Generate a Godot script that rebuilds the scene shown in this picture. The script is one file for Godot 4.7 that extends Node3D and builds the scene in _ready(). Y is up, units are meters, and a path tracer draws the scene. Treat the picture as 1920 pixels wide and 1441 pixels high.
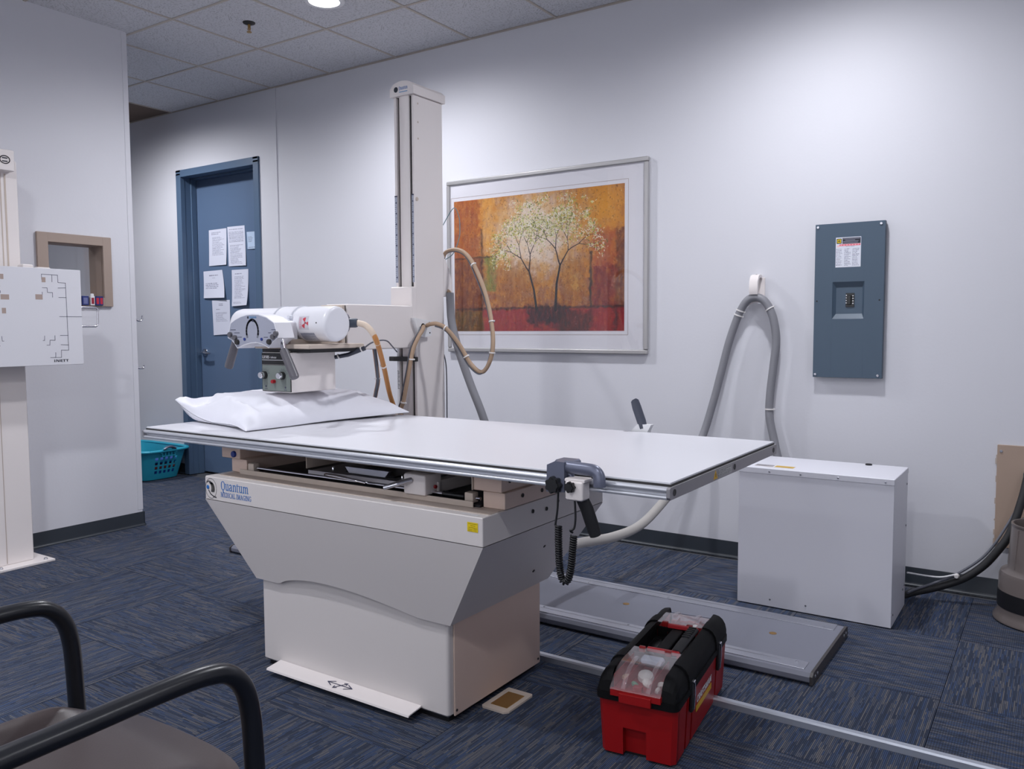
extends Node3D
# An X-ray room: every object is built in metres, y up; the wall with the picture is the plane z = 0.

const S60 := 0.6096
var used := {}
var M := {}

# ---------------------------------------------------------------- geometry
class G:
	var v := PackedVector3Array()
	var n := PackedVector3Array()
	var t := PackedVector2Array()

	func tri(a: Vector3, b: Vector3, c: Vector3, na: Vector3, nb: Vector3, nc: Vector3, ta := Vector2.ZERO, tb := Vector2.ZERO, tc := Vector2.ZERO) -> void:
		if (b - a).cross(c - a).dot(na + nb + nc) > 0.0:
			v.append(a); v.append(c); v.append(b)
			n.append(na); n.append(nc); n.append(nb)
			t.append(ta); t.append(tc); t.append(tb)
		else:
			v.append(a); v.append(b); v.append(c)
			n.append(na); n.append(nb); n.append(nc)
			t.append(ta); t.append(tb); t.append(tc)

	# a, b, c, d round the face; nrm points outwards
	func quad(a: Vector3, b: Vector3, c: Vector3, d: Vector3, nrm: Vector3) -> void:
		tri(a, b, c, nrm, nrm, nrm, Vector2(0, 1), Vector2(1, 1), Vector2(1, 0))
		tri(a, c, d, nrm, nrm, nrm, Vector2(0, 1), Vector2(1, 0), Vector2(0, 0))

	# flat quad whose outside is the side away from `inside`
	func face(a: Vector3, b: Vector3, c: Vector3, d: Vector3, inside: Vector3) -> void:
		var m := (b - a).cross(c - a)
		if m.length() < 1e-12:
			m = (c - a).cross(d - a)
		m = m.normalized()
		if m.dot((a + b + c + d) * 0.25 - inside) < 0.0:
			m = -m
		quad(a, b, c, d, m)

	func quadn(a: Vector3, b: Vector3, c: Vector3, d: Vector3, na: Vector3, nb: Vector3, nc: Vector3, nd: Vector3) -> void:
		tri(a, b, c, na, nb, nc)
		tri(a, c, d, na, nc, nd)

	func box(lo: Vector3, hi: Vector3, bev := 0.0, xf := Transform3D()) -> void:
		var c := (lo + hi) * 0.5
		var h := ((hi - lo) * 0.5).abs()
		bev = minf(bev, minf(h.x, minf(h.y, h.z)) * 0.9)
		var B := xf.basis.orthonormalized()
		var P := func(ax: int, s: Vector3) -> Vector3:
			var q := h - Vector3(bev, bev, bev)
			q[ax] = h[ax]
			return xf * (c + q * s)
		for ax in 3:
			var i := (ax + 1) % 3
			var j := (ax + 2) % 3
			for s in [-1.0, 1.0]:
				var ps := []
				for w in [[-1, -1], [1, -1], [1, 1], [-1, 1]]:
					var sg := Vector3()
					sg[ax] = s; sg[i] = w[0]; sg[j] = w[1]
					ps.append(P.call(ax, sg))
				var e := Vector3()
				e[ax] = s
				quad(ps[0], ps[1], ps[2], ps[3], B * e)
		if bev <= 0.0:
			return
		for ax in 3:
			var i := (ax + 1) % 3
			var j := (ax + 2) % 3
			for si in [-1.0, 1.0]:
				for sj in [-1.0, 1.0]:
					var s0 := Vector3()
					s0[ax] = -1; s0[i] = si; s0[j] = sj
					var s1 := s0
					s1[ax] = 1
					var ei := Vector3()
					ei[i] = si
					var ej := Vector3()
					ej[j] = sj
					ei = B * ei
					ej = B * ej
					quadn(P.call(i, s0), P.call(i, s1), P.call(j, s1), P.call(j, s0), ei, ei, ej, ej)
		for sx in [-1.0, 1.0]:
			for sy in [-1.0, 1.0]:
				for sz in [-1.0, 1.0]:
					var s := Vector3(sx, sy, sz)
					tri(P.call(0, s), P.call(1, s), P.call(2, s), B * Vector3(sx, 0, 0), B * Vector3(0, sy, 0), B * Vector3(0, 0, sz))

	static func smooth(p: Array, k: int) -> Array:
		var out := []
		for i in p.size() - 1:
			var a: Vector3 = p[maxi(i - 1, 0)]
			var b: Vector3 = p[i]
			var c: Vector3 = p[i + 1]
			var d: Vector3 = p[mini(i + 2, p.size() - 1)]
			for j in k:
				out.append(b.cubic_interpolate(c, a, d, float(j) / k))
		out.append(p[p.size() - 1])
		return out

	# the same path in steps of one length
	static func even(p: Array, step: float) -> Array:
		var out := [p[0]]
		var left := step
		for i in p.size() - 1:
			var a: Vector3 = p[i]
			var b: Vector3 = p[i + 1]
			var l := a.distance_to(b)
			var at := left
			while at <= l:
				out.append(a.lerp(b, at / l))
				at += step
			left = at - l
		return out

	# radii: one number, or an Array with one for each point; ell scales the section along the two frame axes
	func tube(p: Array, radii, sides := 12, ell := Vector2.ONE, up := Vector3.UP) -> void:
		var m := p.size()
		var rings := []
		var norms := []
		var last := Vector3.ZERO
		for i in m:
			var d: Vector3 = (p[mini(i + 1, m - 1)] - p[maxi(i - 1, 0)]).normalized()
			var u: Vector3
			if i == 0:
				u = up if absf(d.dot(up)) < 0.95 else (Vector3.RIGHT if absf(d.x) < 0.9 else Vector3.BACK)
			else:
				u = last
			u = (u - d * u.dot(d)).normalized()
			last = u
			var w := d.cross(u)
			var r: float = radii[i] if radii is Array else radii
			var ring := []
			var nn := []
			for k in sides:
				var a := TAU * k / sides
				ring.append(p[i] + (u * cos(a) * ell.x + w * sin(a) * ell.y) * r)
				nn.append((u * cos(a) / ell.x + w * sin(a) / ell.y).normalized())
			rings.append(ring)
			norms.append(nn)
		for i in m - 1:
			for k in sides:
				var k2 := (k + 1) % sides
				quadn(rings[i][k], rings[i][k2], rings[i + 1][k2], rings[i + 1][k], norms[i][k], norms[i][k2], norms[i + 1][k2], norms[i + 1][k])
		for e in [0, m - 1]:
			var d: Vector3 = (p[0] - p[1]).normalized() if e == 0 else (p[m - 1] - p[m - 2]).normalized()
			for k in sides:
				tri(p[e], rings[e][k], rings[e][(k + 1) % sides], d, d, d)

	# profile: (radius, height along the local y axis); corners sharper than ~40 degrees stay sharp
	func lathe(pr: Array, xf := Transform3D(), seg := 32) -> void:
		var sn := []
		for i in pr.size() - 1:
			var d: Vector2 = pr[i + 1] - pr[i]
			sn.append(Vector2(d.y, -d.x).normalized())
		var B := xf.basis.orthonormalized()
		for i in pr.size() - 1:
			var n0: Vector2 = sn[i]
			var n1: Vector2 = sn[i]
			if i > 0 and sn[i - 1].dot(sn[i]) > 0.75:
				n0 = (sn[i - 1] + sn[i]).normalized()
			if i < sn.size() - 1 and sn[i + 1].dot(sn[i]) > 0.75:
				n1 = (sn[i + 1] + sn[i]).normalized()
			for k in seg:
				var a := TAU * k / seg
				var b := TAU * (k + 1) / seg
				var ca := Vector3(cos(a), 0, sin(a))
				var cb := Vector3(cos(b), 0, sin(b))
				var p: Vector2 = pr[i]
				var q: Vector2 = pr[i + 1]
				quadn(xf * (ca * p.x + Vector3.UP * p.y), xf * (cb * p.x + Vector3.UP * p.y), xf * (cb * q.x + Vector3.UP * q.y), xf * (ca * q.x + Vector3.UP * q.y),
					B * (ca * n0.x + Vector3.UP * n0.y), B * (cb * n0.x + Vector3.UP * n0.y), B * (cb * n1.x + Vector3.UP * n1.y), B * (ca * n1.x + Vector3.UP * n1.y))

	# a 2-D outline in local x, y swept from z0 to z1
	func prism(poly: PackedVector2Array, z0: float, z1: float, xf := Transform3D(), soft := 0.8) -> void:
		var B := xf.basis.orthonormalized()
		var m := poly.size()
		var idx := Geometry2D.triangulate_polygon(poly)
		for i in range(0, idx.size(), 3):
			for z in [z0, z1]:
				var nn := B * Vector3(0, 0, 1.0 if z == maxf(z0, z1) else -1.0)
				tri(xf * Vector3(poly[idx[i]].x, poly[idx[i]].y, z), xf * Vector3(poly[idx[i + 1]].x, poly[idx[i + 1]].y, z), xf * Vector3(poly[idx[i + 2]].x, poly[idx[i + 2]].y, z), nn, nn, nn)
		var ccw := not Geometry2D.is_polygon_clockwise(poly)
		# is_polygon_clockwise counts with y down, so ask the signed area instead
		var area := 0.0
		for i in m:
			area += poly[i].cross(poly[(i + 1) % m])
		ccw = area > 0.0
		var en := []
		for i in m:
			var d := (poly[(i + 1) % m] - poly[i]).normalized()
			en.append(Vector2(d.y, -d.x) if ccw else Vector2(-d.y, d.x))
		for i in m:
			var j := (i + 1) % m
			var pn: Vector2 = en[(i + m - 1) % m]
			var nx: Vector2 = en[j]
			var e: Vector2 = en[i]
			var na := (e + pn).normalized() if e.dot(pn) > soft else e
			var nb := (e + nx).normalized() if e.dot(nx) > soft else e
			var a3 := B * Vector3(na.x, na.y, 0)
			var b3 := B * Vector3(nb.x, nb.y, 0)
			quadn(xf * Vector3(poly[i].x, poly[i].y, z0), xf * Vector3(poly[j].x, poly[j].y, z0), xf * Vector3(poly[j].x, poly[j].y, z1), xf * Vector3(poly[i].x, poly[i].y, z1), a3, b3, b3, a3)

	# a surface f(u, v) over lists of u and v; `skip` leaves cells out; away from `inside`
	func grid(f: Callable, us: Array, vs: Array, inside: Callable, skip = null) -> void:
		var p := []
		for u in us:
			var row := []
			for w in vs:
				row.append(f.call(u, w))
			p.append(row)
		var nu := us.size()
		var nv := vs.size()
		var nn := []
		for i in nu:
			var row := []
			for j in nv:
				var du: Vector3 = p[mini(i + 1, nu - 1)][j] - p[maxi(i - 1, 0)][j]
				var dv: Vector3 = p[i][mini(j + 1, nv - 1)] - p[i][maxi(j - 1, 0)]
				var q := du.cross(dv).normalized()
				if q.dot(p[i][j] - inside.call(p[i][j])) < 0.0:
					q = -q
				row.append(q)
			nn.append(row)
		for i in nu - 1:
			for j in nv - 1:
				if skip != null and skip.call(i, j):
					continue
				var ua := Vector2(us[i], vs[j])
				var ub := Vector2(us[i + 1], vs[j + 1])
				tri(p[i][j], p[i + 1][j], p[i + 1][j + 1], nn[i][j], nn[i + 1][j], nn[i + 1][j + 1], ua, Vector2(ub.x, ua.y), ub)
				tri(p[i][j], p[i + 1][j + 1], p[i][j + 1], nn[i][j], nn[i + 1][j + 1], nn[i][j + 1], ua, ub, Vector2(ua.x, ub.y))

	func mesh() -> ArrayMesh:
		var a := []
		a.resize(Mesh.ARRAY_MAX)
		a[Mesh.ARRAY_VERTEX] = v
		a[Mesh.ARRAY_NORMAL] = n
		a[Mesh.ARRAY_TEX_UV] = t
		var m := ArrayMesh.new()
		m.add_surface_from_arrays(Mesh.PRIMITIVE_TRIANGLES, a)
		return m

# ---------------------------------------------------------------- scene helpers
func numbered(called: String) -> String:
	var k: int = used.get(called, 0)
	used[called] = k + 1
	return called if k == 0 else "%s_%03d" % [called, k]

func tag(o: Node, label: String, category: String, group := "") -> Node:
	o.set_meta("label", label)
	o.set_meta("category", category)
	if group:
		o.set_meta("group", group)
	return o

# a Node3D at the thing's base; parts are given in room coordinates unless the thing is turned
func thing(called: String, label: String, category: String, at := Vector3.ZERO, turn := 0.0, group := "") -> Node3D:
	var o := Node3D.new()
	o.name = numbered(called)
	add_child(o)
	o.position = at
	o.rotation.y = turn
	if turn != 0.0:
		o.set_meta("own_axes", true)
	return tag(o, label, category, group)

func part(called: String, shape, m: Material, parent: Node, label := "") -> MeshInstance3D:
	var o := MeshInstance3D.new()
	o.mesh = shape.mesh() if shape is G else shape
	o.material_override = m
	var k := 0
	var nm := called
	while parent.has_node(NodePath(nm)):
		k += 1
		nm = "%s_%03d" % [called, k]
	o.name = nm
	parent.add_child(o)
	if parent is Node3D and parent.get_parent() == self and not parent.has_meta("own_axes"):
		o.position = -parent.position
	if label:
		o.set_meta("label", label)
	return o

func solo(called: String, shape, m: Material, label: String, category: String, group := "") -> MeshInstance3D:
	var o := MeshInstance3D.new()
	o.mesh = shape.mesh() if shape is G else shape
	o.material_override = m
	o.name = numbered(called)
	add_child(o)
	tag(o, label, category, group)
	return o

func struct(called: String, shape, m: Material) -> MeshInstance3D:
	var o := MeshInstance3D.new()
	o.mesh = shape.mesh() if shape is G else shape
	o.material_override = m
	o.name = called
	add_child(o)
	o.set_meta("kind", "structure")
	return o

func bx(lo: Vector3, hi: Vector3, bev := 0.0) -> G:
	var g := G.new()
	g.box(lo, hi, bev)
	return g

func tb(p: Array, r, sides := 12, k := 6) -> G:
	var g := G.new()
	g.tube(G.smooth(p, k) if k > 1 else p, r, sides)
	return g

# axis = direction of the local y axis
func along(at: Vector3, axis: Vector3, spin := Vector3.UP) -> Transform3D:
	var y := axis.normalized()
	var h := spin if absf(y.dot(spin)) < 0.9 else Vector3.RIGHT
	var x := h.cross(y).normalized()
	return Transform3D(Basis(x, y, x.cross(y)), at)

func disc(at: Vector3, axis: Vector3, r: float, h: float, seg := 20, round := 0.25) -> G:
	var g := G.new()
	g.lathe([Vector2(0, 0), Vector2(r, 0), Vector2(r, h * (1.0 - round)), Vector2(r * (1.0 - round * 0.5), h), Vector2(0, h)], along(at, axis), seg)
	return g

func std(c: Color, rough := 0.5, metal := 0.0) -> StandardMaterial3D:
	var m := StandardMaterial3D.new()
	m.albedo_color = c
	m.roughness = rough
	m.metallic = metal
	return m

func rgb(r: int, g: int, b: int) -> Color:
	return Color(r / 255.0, g / 255.0, b / 255.0)

func lettering(parent: Node, called: String, s: String, face: String, width: float, height: float, at: Vector3, bxv: Vector3, byv: Vector3, m: Material, bold := false) -> MeshInstance3D:
	var f := SystemFont.new()
	f.font_names = PackedStringArray([face])
	if bold:
		f.font_weight = 700
	var tm := TextMesh.new()
	tm.text = s
	tm.font = f
	tm.font_size = 64
	tm.pixel_size = 0.01
	tm.depth = 0.02
	tm.curve_step = 3.0
	var bb := tm.get_aabb()
	var sx := width / maxf(bb.size.x, 1e-4)
	var sy := height / maxf(bb.size.y, 1e-4)
	var c := bb.position + bb.size * 0.5
	var src := tm.get_mesh_arrays()
	var vs: PackedVector3Array = src[Mesh.ARRAY_VERTEX]
	var id: PackedInt32Array = src[Mesh.ARRAY_INDEX] if src[Mesh.ARRAY_INDEX] != null else PackedInt32Array()
	var bz := bxv.cross(byv).normalized()
	var g := G.new()
	var q := []
	for p in vs:
		q.append(at + bxv * (p.x - c.x) * sx + byv * (p.y - c.y) * sy + bz * (p.z - c.z) * 0.03)
	var cnt := id.size() if id.size() > 0 else vs.size()
	for i in range(0, cnt, 3):
		var a := id[i] if id.size() > 0 else i
		var b := id[i + 1] if id.size() > 0 else i + 1
		var d := id[i + 2] if id.size() > 0 else i + 2
		var nn: Vector3 = -(q[b] - q[a]).cross(q[d] - q[a]).normalized()
		g.tri(q[a], q[b], q[d], nn, nn, nn)
	return part(called, g, m, parent)

func tex(im: Image) -> ImageTexture:
	im.generate_mipmaps()
	return ImageTexture.create_from_image(im)

# strips of a polyline as thin flat bars; pts in a plane, nrm its normal
func bars(g: G, pts: Array, w: float, nrm: Vector3, proud: float) -> void:
	for i in pts.size() - 1:
		var a: Vector3 = pts[i]
		var b: Vector3 = pts[i + 1]
		var d := (b - a).normalized()
		var s := d.cross(nrm) * w * 0.5
		var e := d * w * 0.5
		var o := nrm * proud
		g.quad(a - e - s + o, b + e - s + o, b + e + s + o, a - e + s + o, nrm)

func _ready() -> void:
	# ---- camera
	var cam = Camera3D.new()
	cam.name = "camera"
	var yaw = 0.5896
	var pitch = 0.0684
	var roll = -0.0048
	var fw = Vector3(-sin(yaw) * cos(pitch), -sin(pitch), -cos(yaw) * cos(pitch))
	var rt = Vector3(cos(yaw), 0, -sin(yaw))
	var up = rt.cross(fw)
	var r2 = rt * cos(roll) + up * sin(roll)
	var u2 = up * cos(roll) - rt * sin(roll)
	cam.transform = Transform3D(Basis(r2, u2, -fw), Vector3(3.1086, 1.2127, 4.1961))
	cam.fov = rad_to_deg(2.0 * atan(720.5 / 1544.06))
	cam.near = 0.05
	cam.far = 60.0
	add_child(cam)
	cam.current = true
	# ---- surroundings: a closed room, so the sky only stands for the dark outside
	var we = WorldEnvironment.new()
	we.name = "world_environment"
	var env = Environment.new()
	env.background_mode = Environment.BG_COLOR
	env.background_color = Color(0.02, 0.02, 0.025)
	env.ambient_light_source = Environment.AMBIENT_SOURCE_BG
	env.tonemap_mode = Environment.TONE_MAPPER_LINEAR
	env.tonemap_exposure = EXPOSURE
	env.sdfgi_enabled = true
	env.ssao_enabled = true
	env.ssil_enabled = true
	we.environment = env
	add_child(we)
	make_materials()
	# ---- the ceiling lamps light the room
	downlights()
	added_fill()  # added window out of view, only for fill
	# ---- large structure
	room()
	door()
	control_window()
	# ---- objects
	xray_table()
	tube_stand()
	wall_stand()
	floor_rails()
	generator()
	wall_picture()
	breaker_panel()
	hoses_and_cables()
	pillow()
	grips()
	toolbox()
	chair()
	basket()
	bin_and_plate()
	small_things()

const EXPOSURE := 1.12
const LAMP := 2.8
const LAMP_COLOR := Color(0.97, 0.975, 1.0)
const FILL_LIGHT := 0.45  # strength of the added window fill

func downlights() -> void:
	# x, z, strength, label
	var spots = [[-0.288, 0.934, 1.45, "round flush ceiling light in the tiles above the tube column"], [2.15, 0.934, 1.25, "round ceiling light over the white cabinet by the wall"],
		[-2.727, 0.934, 1.6, "round ceiling light above the blue door"], [0.322, 3.372, 1.5, "round ceiling light above the aisle before the wall stand"],
		[2.76, 3.982, 1.0, "round ceiling light above the armchair"], [4.3, 2.153, 0.6, "round ceiling light near the right wall"],
		[-0.288, 5.81, 1.0, "round ceiling light at the back of the room"], [2.15, 5.81, 1.0, "round ceiling light behind the armchair"], [-3.336, 3.372, 1.0, "round ceiling light in the control room"]]
	for s in spots:
		var x: float = s[0]
		var z: float = s[1]
		var o = thing("ceiling_light", s[3], "ceiling light", Vector3(x, 2.99, z), 0.0, "round lights set into the ceiling")
		var g = G.new()
		g.lathe([Vector2(0.084, 2.982), Vector2(0.095, 2.979), Vector2(0.108, 2.983), Vector2(0.112, 2.9885), Vector2(0.084, 2.9885)], Transform3D(Basis(), Vector3(x, 0, z)), 40)
		part("trim_ring", g, M.white_plastic, o)
		var l = G.new()
		l.lathe([Vector2(0, 2.983), Vector2(0.084, 2.983), Vector2(0.084, 2.988), Vector2(0, 2.988)], Transform3D(Basis(), Vector3(x, 0, z)), 40)
		part("lens", l, M.lamp, o)
		var sp = SpotLight3D.new()
		sp.name = "beam"
		o.add_child(sp)
		sp.rotation_degrees = Vector3(-90, 0, 0)
		sp.position = Vector3(0, -0.02, 0)
		sp.spot_angle = 86.0
		sp.spot_angle_attenuation = 0.9
		sp.spot_range = 14.0
		sp.spot_attenuation = 2.0
		sp.light_color = LAMP_COLOR
		sp.light_energy = LAMP * float(s[2])
		sp.light_size = 0.084
		sp.shadow_enabled = true

# added: an unseen glowing window behind the camera that brightens the ceiling
func added_fill():
	var o = Node3D.new()
	o.name = "added_window_2"
	add_child(o)
	o.set_meta("kind", "structure")
	var x0 = -0.9
	var x1 = 3.9
	var y0 = 0.95
	var y1 = 2.45
	var g = G.new()
	for s in [[x0, x1, y0 - 0.06, y0], [x0, x1, y1, y1 + 0.06], [x0 - 0.06, x0, y0 - 0.06, y1 + 0.06], [x1, x1 + 0.06, y0 - 0.06, y1 + 0.06], [0.66, 0.72, y0, y1], [2.28, 2.34, y0, y1]]:
		g.box(Vector3(s[0], s[2], 6.50), Vector3(s[1], s[3], 6.64), 0.004)
	part("window_frame", g, M.white_plastic, o)
	var pm = std(Color(0.9, 0.9, 0.92), 0.6)
	pm.emission_enabled = true
	pm.emission = Color(0.95, 0.97, 1.0)
	pm.emission_energy_multiplier = 0.9
	for q in [[x0, 0.66], [0.72, 2.28], [2.34, x1]]:
		part("added_pane", bx(Vector3(q[0], y0, 6.57), Vector3(q[1], y1, 6.58)), pm, o)
		var l = AreaLight3D.new()
		l.name = "added_fill"
		o.add_child(l)
		l.position = Vector3((q[0] + q[1]) * 0.5, (y0 + y1) * 0.5, 6.54)
		l.area_size = Vector2(q[1] - q[0], y1 - y0)
		l.area_range = 14.0
		l.light_color = Color(1.0, 0.985, 0.98)
		l.light_energy = FILL_LIGHT / 3.0
		l.shadow_enabled = true

# ---------------------------------------------------------------- materials
func make_materials() -> void:
	M.wall = std(rgb(214, 214, 220), 0.55)
	var nz = FastNoiseLite.new()
	nz.seed = 3
	nz.frequency = 0.05
	nz.fractal_octaves = 3
	var nt = NoiseTexture2D.new()
	nt.noise = nz
	nt.width = 512
	nt.height = 512
	nt.seamless = true
	nt.as_normal_map = true
	nt.bump_strength = 2.0
	M.wall.normal_enabled = true
	M.wall.normal_texture = nt
	M.wall.normal_scale = 0.08
	M.wall.uv1_triplanar = true
	M.wall.uv1_world_triplanar = true
	M.wall.uv1_scale = Vector3(2, 2, 2)
	M.tile = std(rgb(216, 216, 220), 0.95)
	M.tile.albedo_texture = tex(ceiling_image())
	M.tile.uv1_triplanar = true
	M.tile.uv1_world_triplanar = true
	M.tile.uv1_scale = Vector3(1.64, 1.64, 1.64)
	M.tile_bar = std(rgb(190, 180, 170), 0.6)
	M.brown_board = std(rgb(112, 96, 84), 0.8)
	M.carpet = std(Color.WHITE, 1.0)
	M.carpet.albedo_texture = tex(carpet_image(1))
	M.carpet_b = std(Color.WHITE, 1.0)
	M.carpet_b.albedo_texture = tex(carpet_image(2))
	M.concrete = std(rgb(70, 72, 78), 0.9)
	M.base_dark = std(rgb(35, 42, 51), 0.42)
	M.lamp = std(Color.WHITE, 0.4)
	M.lamp.emission_enabled = true
	M.lamp.emission = Color(1.0, 1.0, 1.0)
	M.lamp.emission_energy_multiplier = 2.5
	M.white_plastic = std(rgb(226, 226, 228), 0.4)
	M.blue_paint = std(rgb(92, 113, 142), 0.42)
	M.blue_frame = std(rgb(84, 106, 132), 0.4)
	M.panel_blue = std(rgb(72, 89, 106), 0.45)
	M.paper = std(rgb(218, 218, 228), 0.9)
	M.tan = std(rgb(160, 143, 132), 0.55)
	M.tan_plate = std(rgb(172, 150, 134), 0.5)
	M.glass = std(Color(0.35, 0.40, 0.42, 0.03), 0.02)
	M.glass.transparency = BaseMaterial3D.TRANSPARENCY_ALPHA
	M.cream = std(rgb(229, 222, 220), 0.4)
	M.cream_dirty = std(rgb(196, 182, 170), 0.5)
	M.shroud = std(rgb(212, 206, 204), 0.38)
	M.deck = std(rgb(186, 172, 162), 0.55)
	M.top_white = std(rgb(214, 214, 220), 0.33)
	M.steel_white = std(rgb(214, 214, 222), 0.35)
	M.black = std(rgb(22, 22, 25), 0.45)
	M.black_rubber = std(rgb(30, 30, 33), 0.6)
	M.black_gloss = std(rgb(14, 14, 16), 0.25)
	M.dark = std(rgb(40, 38, 38), 0.6)
	M.alu = std(rgb(198, 200, 208), 0.32, 1.0)
	M.alu_dull = std(rgb(170, 168, 172), 0.45, 0.9)
	M.chrome = std(rgb(225, 225, 230), 0.12, 1.0)
	M.galv = std(rgb(190, 195, 205), 0.42, 0.9)
	M.rail_grey = std(rgb(122, 124, 136), 0.42, 0.15)
	M.brass = std(rgb(178, 140, 84), 0.35, 0.9)
	M.grey_plastic = std(rgb(92, 90, 96), 0.35)
	M.clamp_grey = std(rgb(106, 110, 128), 0.35, 0.35)
	M.console_grey = std(rgb(160, 163, 178), 0.5)
	M.console_green = std(rgb(112, 120, 116), 0.5)
	M.tube_white = std(rgb(228, 228, 234), 0.3)
	M.logo_blue = std(rgb(30, 104, 178), 0.5)
	M.logo_cyan = std(rgb(70, 140, 190), 0.5)
	M.logo_dark = std(rgb(40, 44, 56), 0.5)
	M.blue_button = std(rgb(24, 50, 130), 0.35)
	M.red_button = std(rgb(150, 18, 30), 0.35)
	M.red = std(rgb(146, 6, 9), 0.42)
	M.red_lever = std(rgb(140, 26, 34), 0.5)
	M.yellow = std(rgb(222, 196, 12), 0.5)
	M.yellow_print = std(rgb(206, 160, 30), 0.5)
	M.orange_cable = std(rgb(188, 128, 70), 0.5)
	M.beige_cable = std(rgb(172, 146, 122), 0.55)
	M.grey_wire = std(rgb(92, 94, 104), 0.5)
	M.tie = std(rgb(228, 224, 222), 0.45)
	M.hose_grey = std(rgb(134, 134, 140), 0.5)
	M.hose_light = std(rgb(172, 168, 164), 0.55)
	M.pillow = std(rgb(232, 232, 240), 0.85)
	M.teal = std(rgb(44, 160, 186), 0.4)
	M.seat = std(rgb(62, 53, 53), 0.4)
	M.seat.normal_enabled = true
	M.seat.normal_texture = nt
	M.seat.normal_scale = 0.25
	M.seat.uv1_triplanar = true
	M.seat.uv1_scale = Vector3(9, 9, 9)
	M.arm = std(rgb(20, 22, 28), 0.3)
	M.lid_black = std(rgb(15, 15, 17), 0.6)
	M.lid_black.metallic_specular = 0.25
	M.clear = std(Color(0.88, 0.80, 0.82, 0.09), 0.04)
	M.clear.transparency = BaseMaterial3D.TRANSPARENCY_ALPHA
	M.smoky = std(rgb(110, 101, 98), 0.28)
	M.ruler = std(rgb(172, 177, 192), 0.5)
	M.brown_tape = std(rgb(166, 148, 140), 0.6)
	M.frame_silver = std(rgb(186, 184, 184), 0.38, 0.55)
	M.mat_board = std(rgb(228, 226, 232), 0.9)
	M.rail = std(rgb(206, 208, 215), 0.34, 0.6)
	M.warm_tint = std(rgb(214, 190, 176), 0.4)  # cream with the warm tint of the light put into its colour
	M.ink = std(rgb(58, 60, 84), 0.6)

func ceiling_image() -> Image:
	var im = Image.create(256, 256, false, Image.FORMAT_RGB8)
	var nz = FastNoiseLite.new()
	nz.seed = 9
	nz.frequency = 0.22
	nz.fractal_octaves = 2
	for y in 256:
		for x in 256:
			var a = TAU * x / 256.0
			var b = TAU * y / 256.0
			var k = nz.get_noise_3d(cos(a) * 41.0, sin(a) * 41.0 + cos(b) * 41.0, sin(b) * 41.0)
			var c = 0.97 - 0.16 * smoothstep(0.12, 0.5, k)
			im.set_pixel(x, y, Color(c, c, c))
	return im

# looped yarn rows along x, each row a run of differently dyed lengths
func carpet_image(sd: int) -> Image:
	var r = RandomNumberGenerator.new()
	r.seed = sd * 77
	var im = Image.create(512, 512, false, Image.FORMAT_RGB8)
	var pal = [rgb(42, 60, 92), rgb(60, 74, 102), rgb(84, 88, 102), rgb(106, 103, 106), rgb(30, 42, 66), rgb(48, 70, 110), rgb(74, 78, 92), rgb(34, 48, 74)]
	for row in 128:
		var x = 0
		var drift = r.randf()
		while x < 512:
			var l = r.randi_range(12, 84)
			var c: Color = pal[r.randi_range(0, 7)] if r.randf() < 0.75 else pal[int(drift * 7.99)]
			c = c.lerp(pal[6], 0.25)
			for k in l:
				if x + k >= 512:
					break
				var loop = 0.86 + 0.14 * sin((x + k) * 1.05)
				for h in 4:
					var s: float = [0.50, 1.02, 1.26, 0.92][h] * loop * r.randf_range(0.9, 1.1)  # shade between the yarn rows is put into the colour
					im.set_pixel(x + k, row * 4 + h, Color(c.r * s, c.g * s, c.b * s))
			x += l
	return im

# grey lines of small print on a sheet: blocks = [[u0, v0, u1, v1, line count, ragged], ...]
func print_image(w: int, h: int, paper: Color, blocks: Array, sd: int) -> Image:
	var r = RandomNumberGenerator.new()
	r.seed = sd
	var im = Image.create(w, h, false, Image.FORMAT_RGB8)
	im.fill(paper)
	for b in blocks:
		var rows: int = b[4]
		for i in rows:
			var v = lerpf(b[1], b[3], (i + 0.5) / rows)
			var u = float(b[0])
			var stop = lerpf(b[0], b[2], 1.0 if not b[5] else r.randf_range(0.55, 1.0))
			while u < stop:
				var l = r.randf_range(0.015, 0.06)
				var c = paper.lerp(b[6] if b.size() > 6 else rgb(70, 70, 96), r.randf_range(0.4, 0.75))
				im.fill_rect(Rect2i(int(u * w), int(v * h), maxi(1, int(minf(l, stop - u) * w)), maxi(1, int((b[3] - b[1]) * h / rows * 0.5))), c)
				u += l + 0.012
	return im

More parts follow.
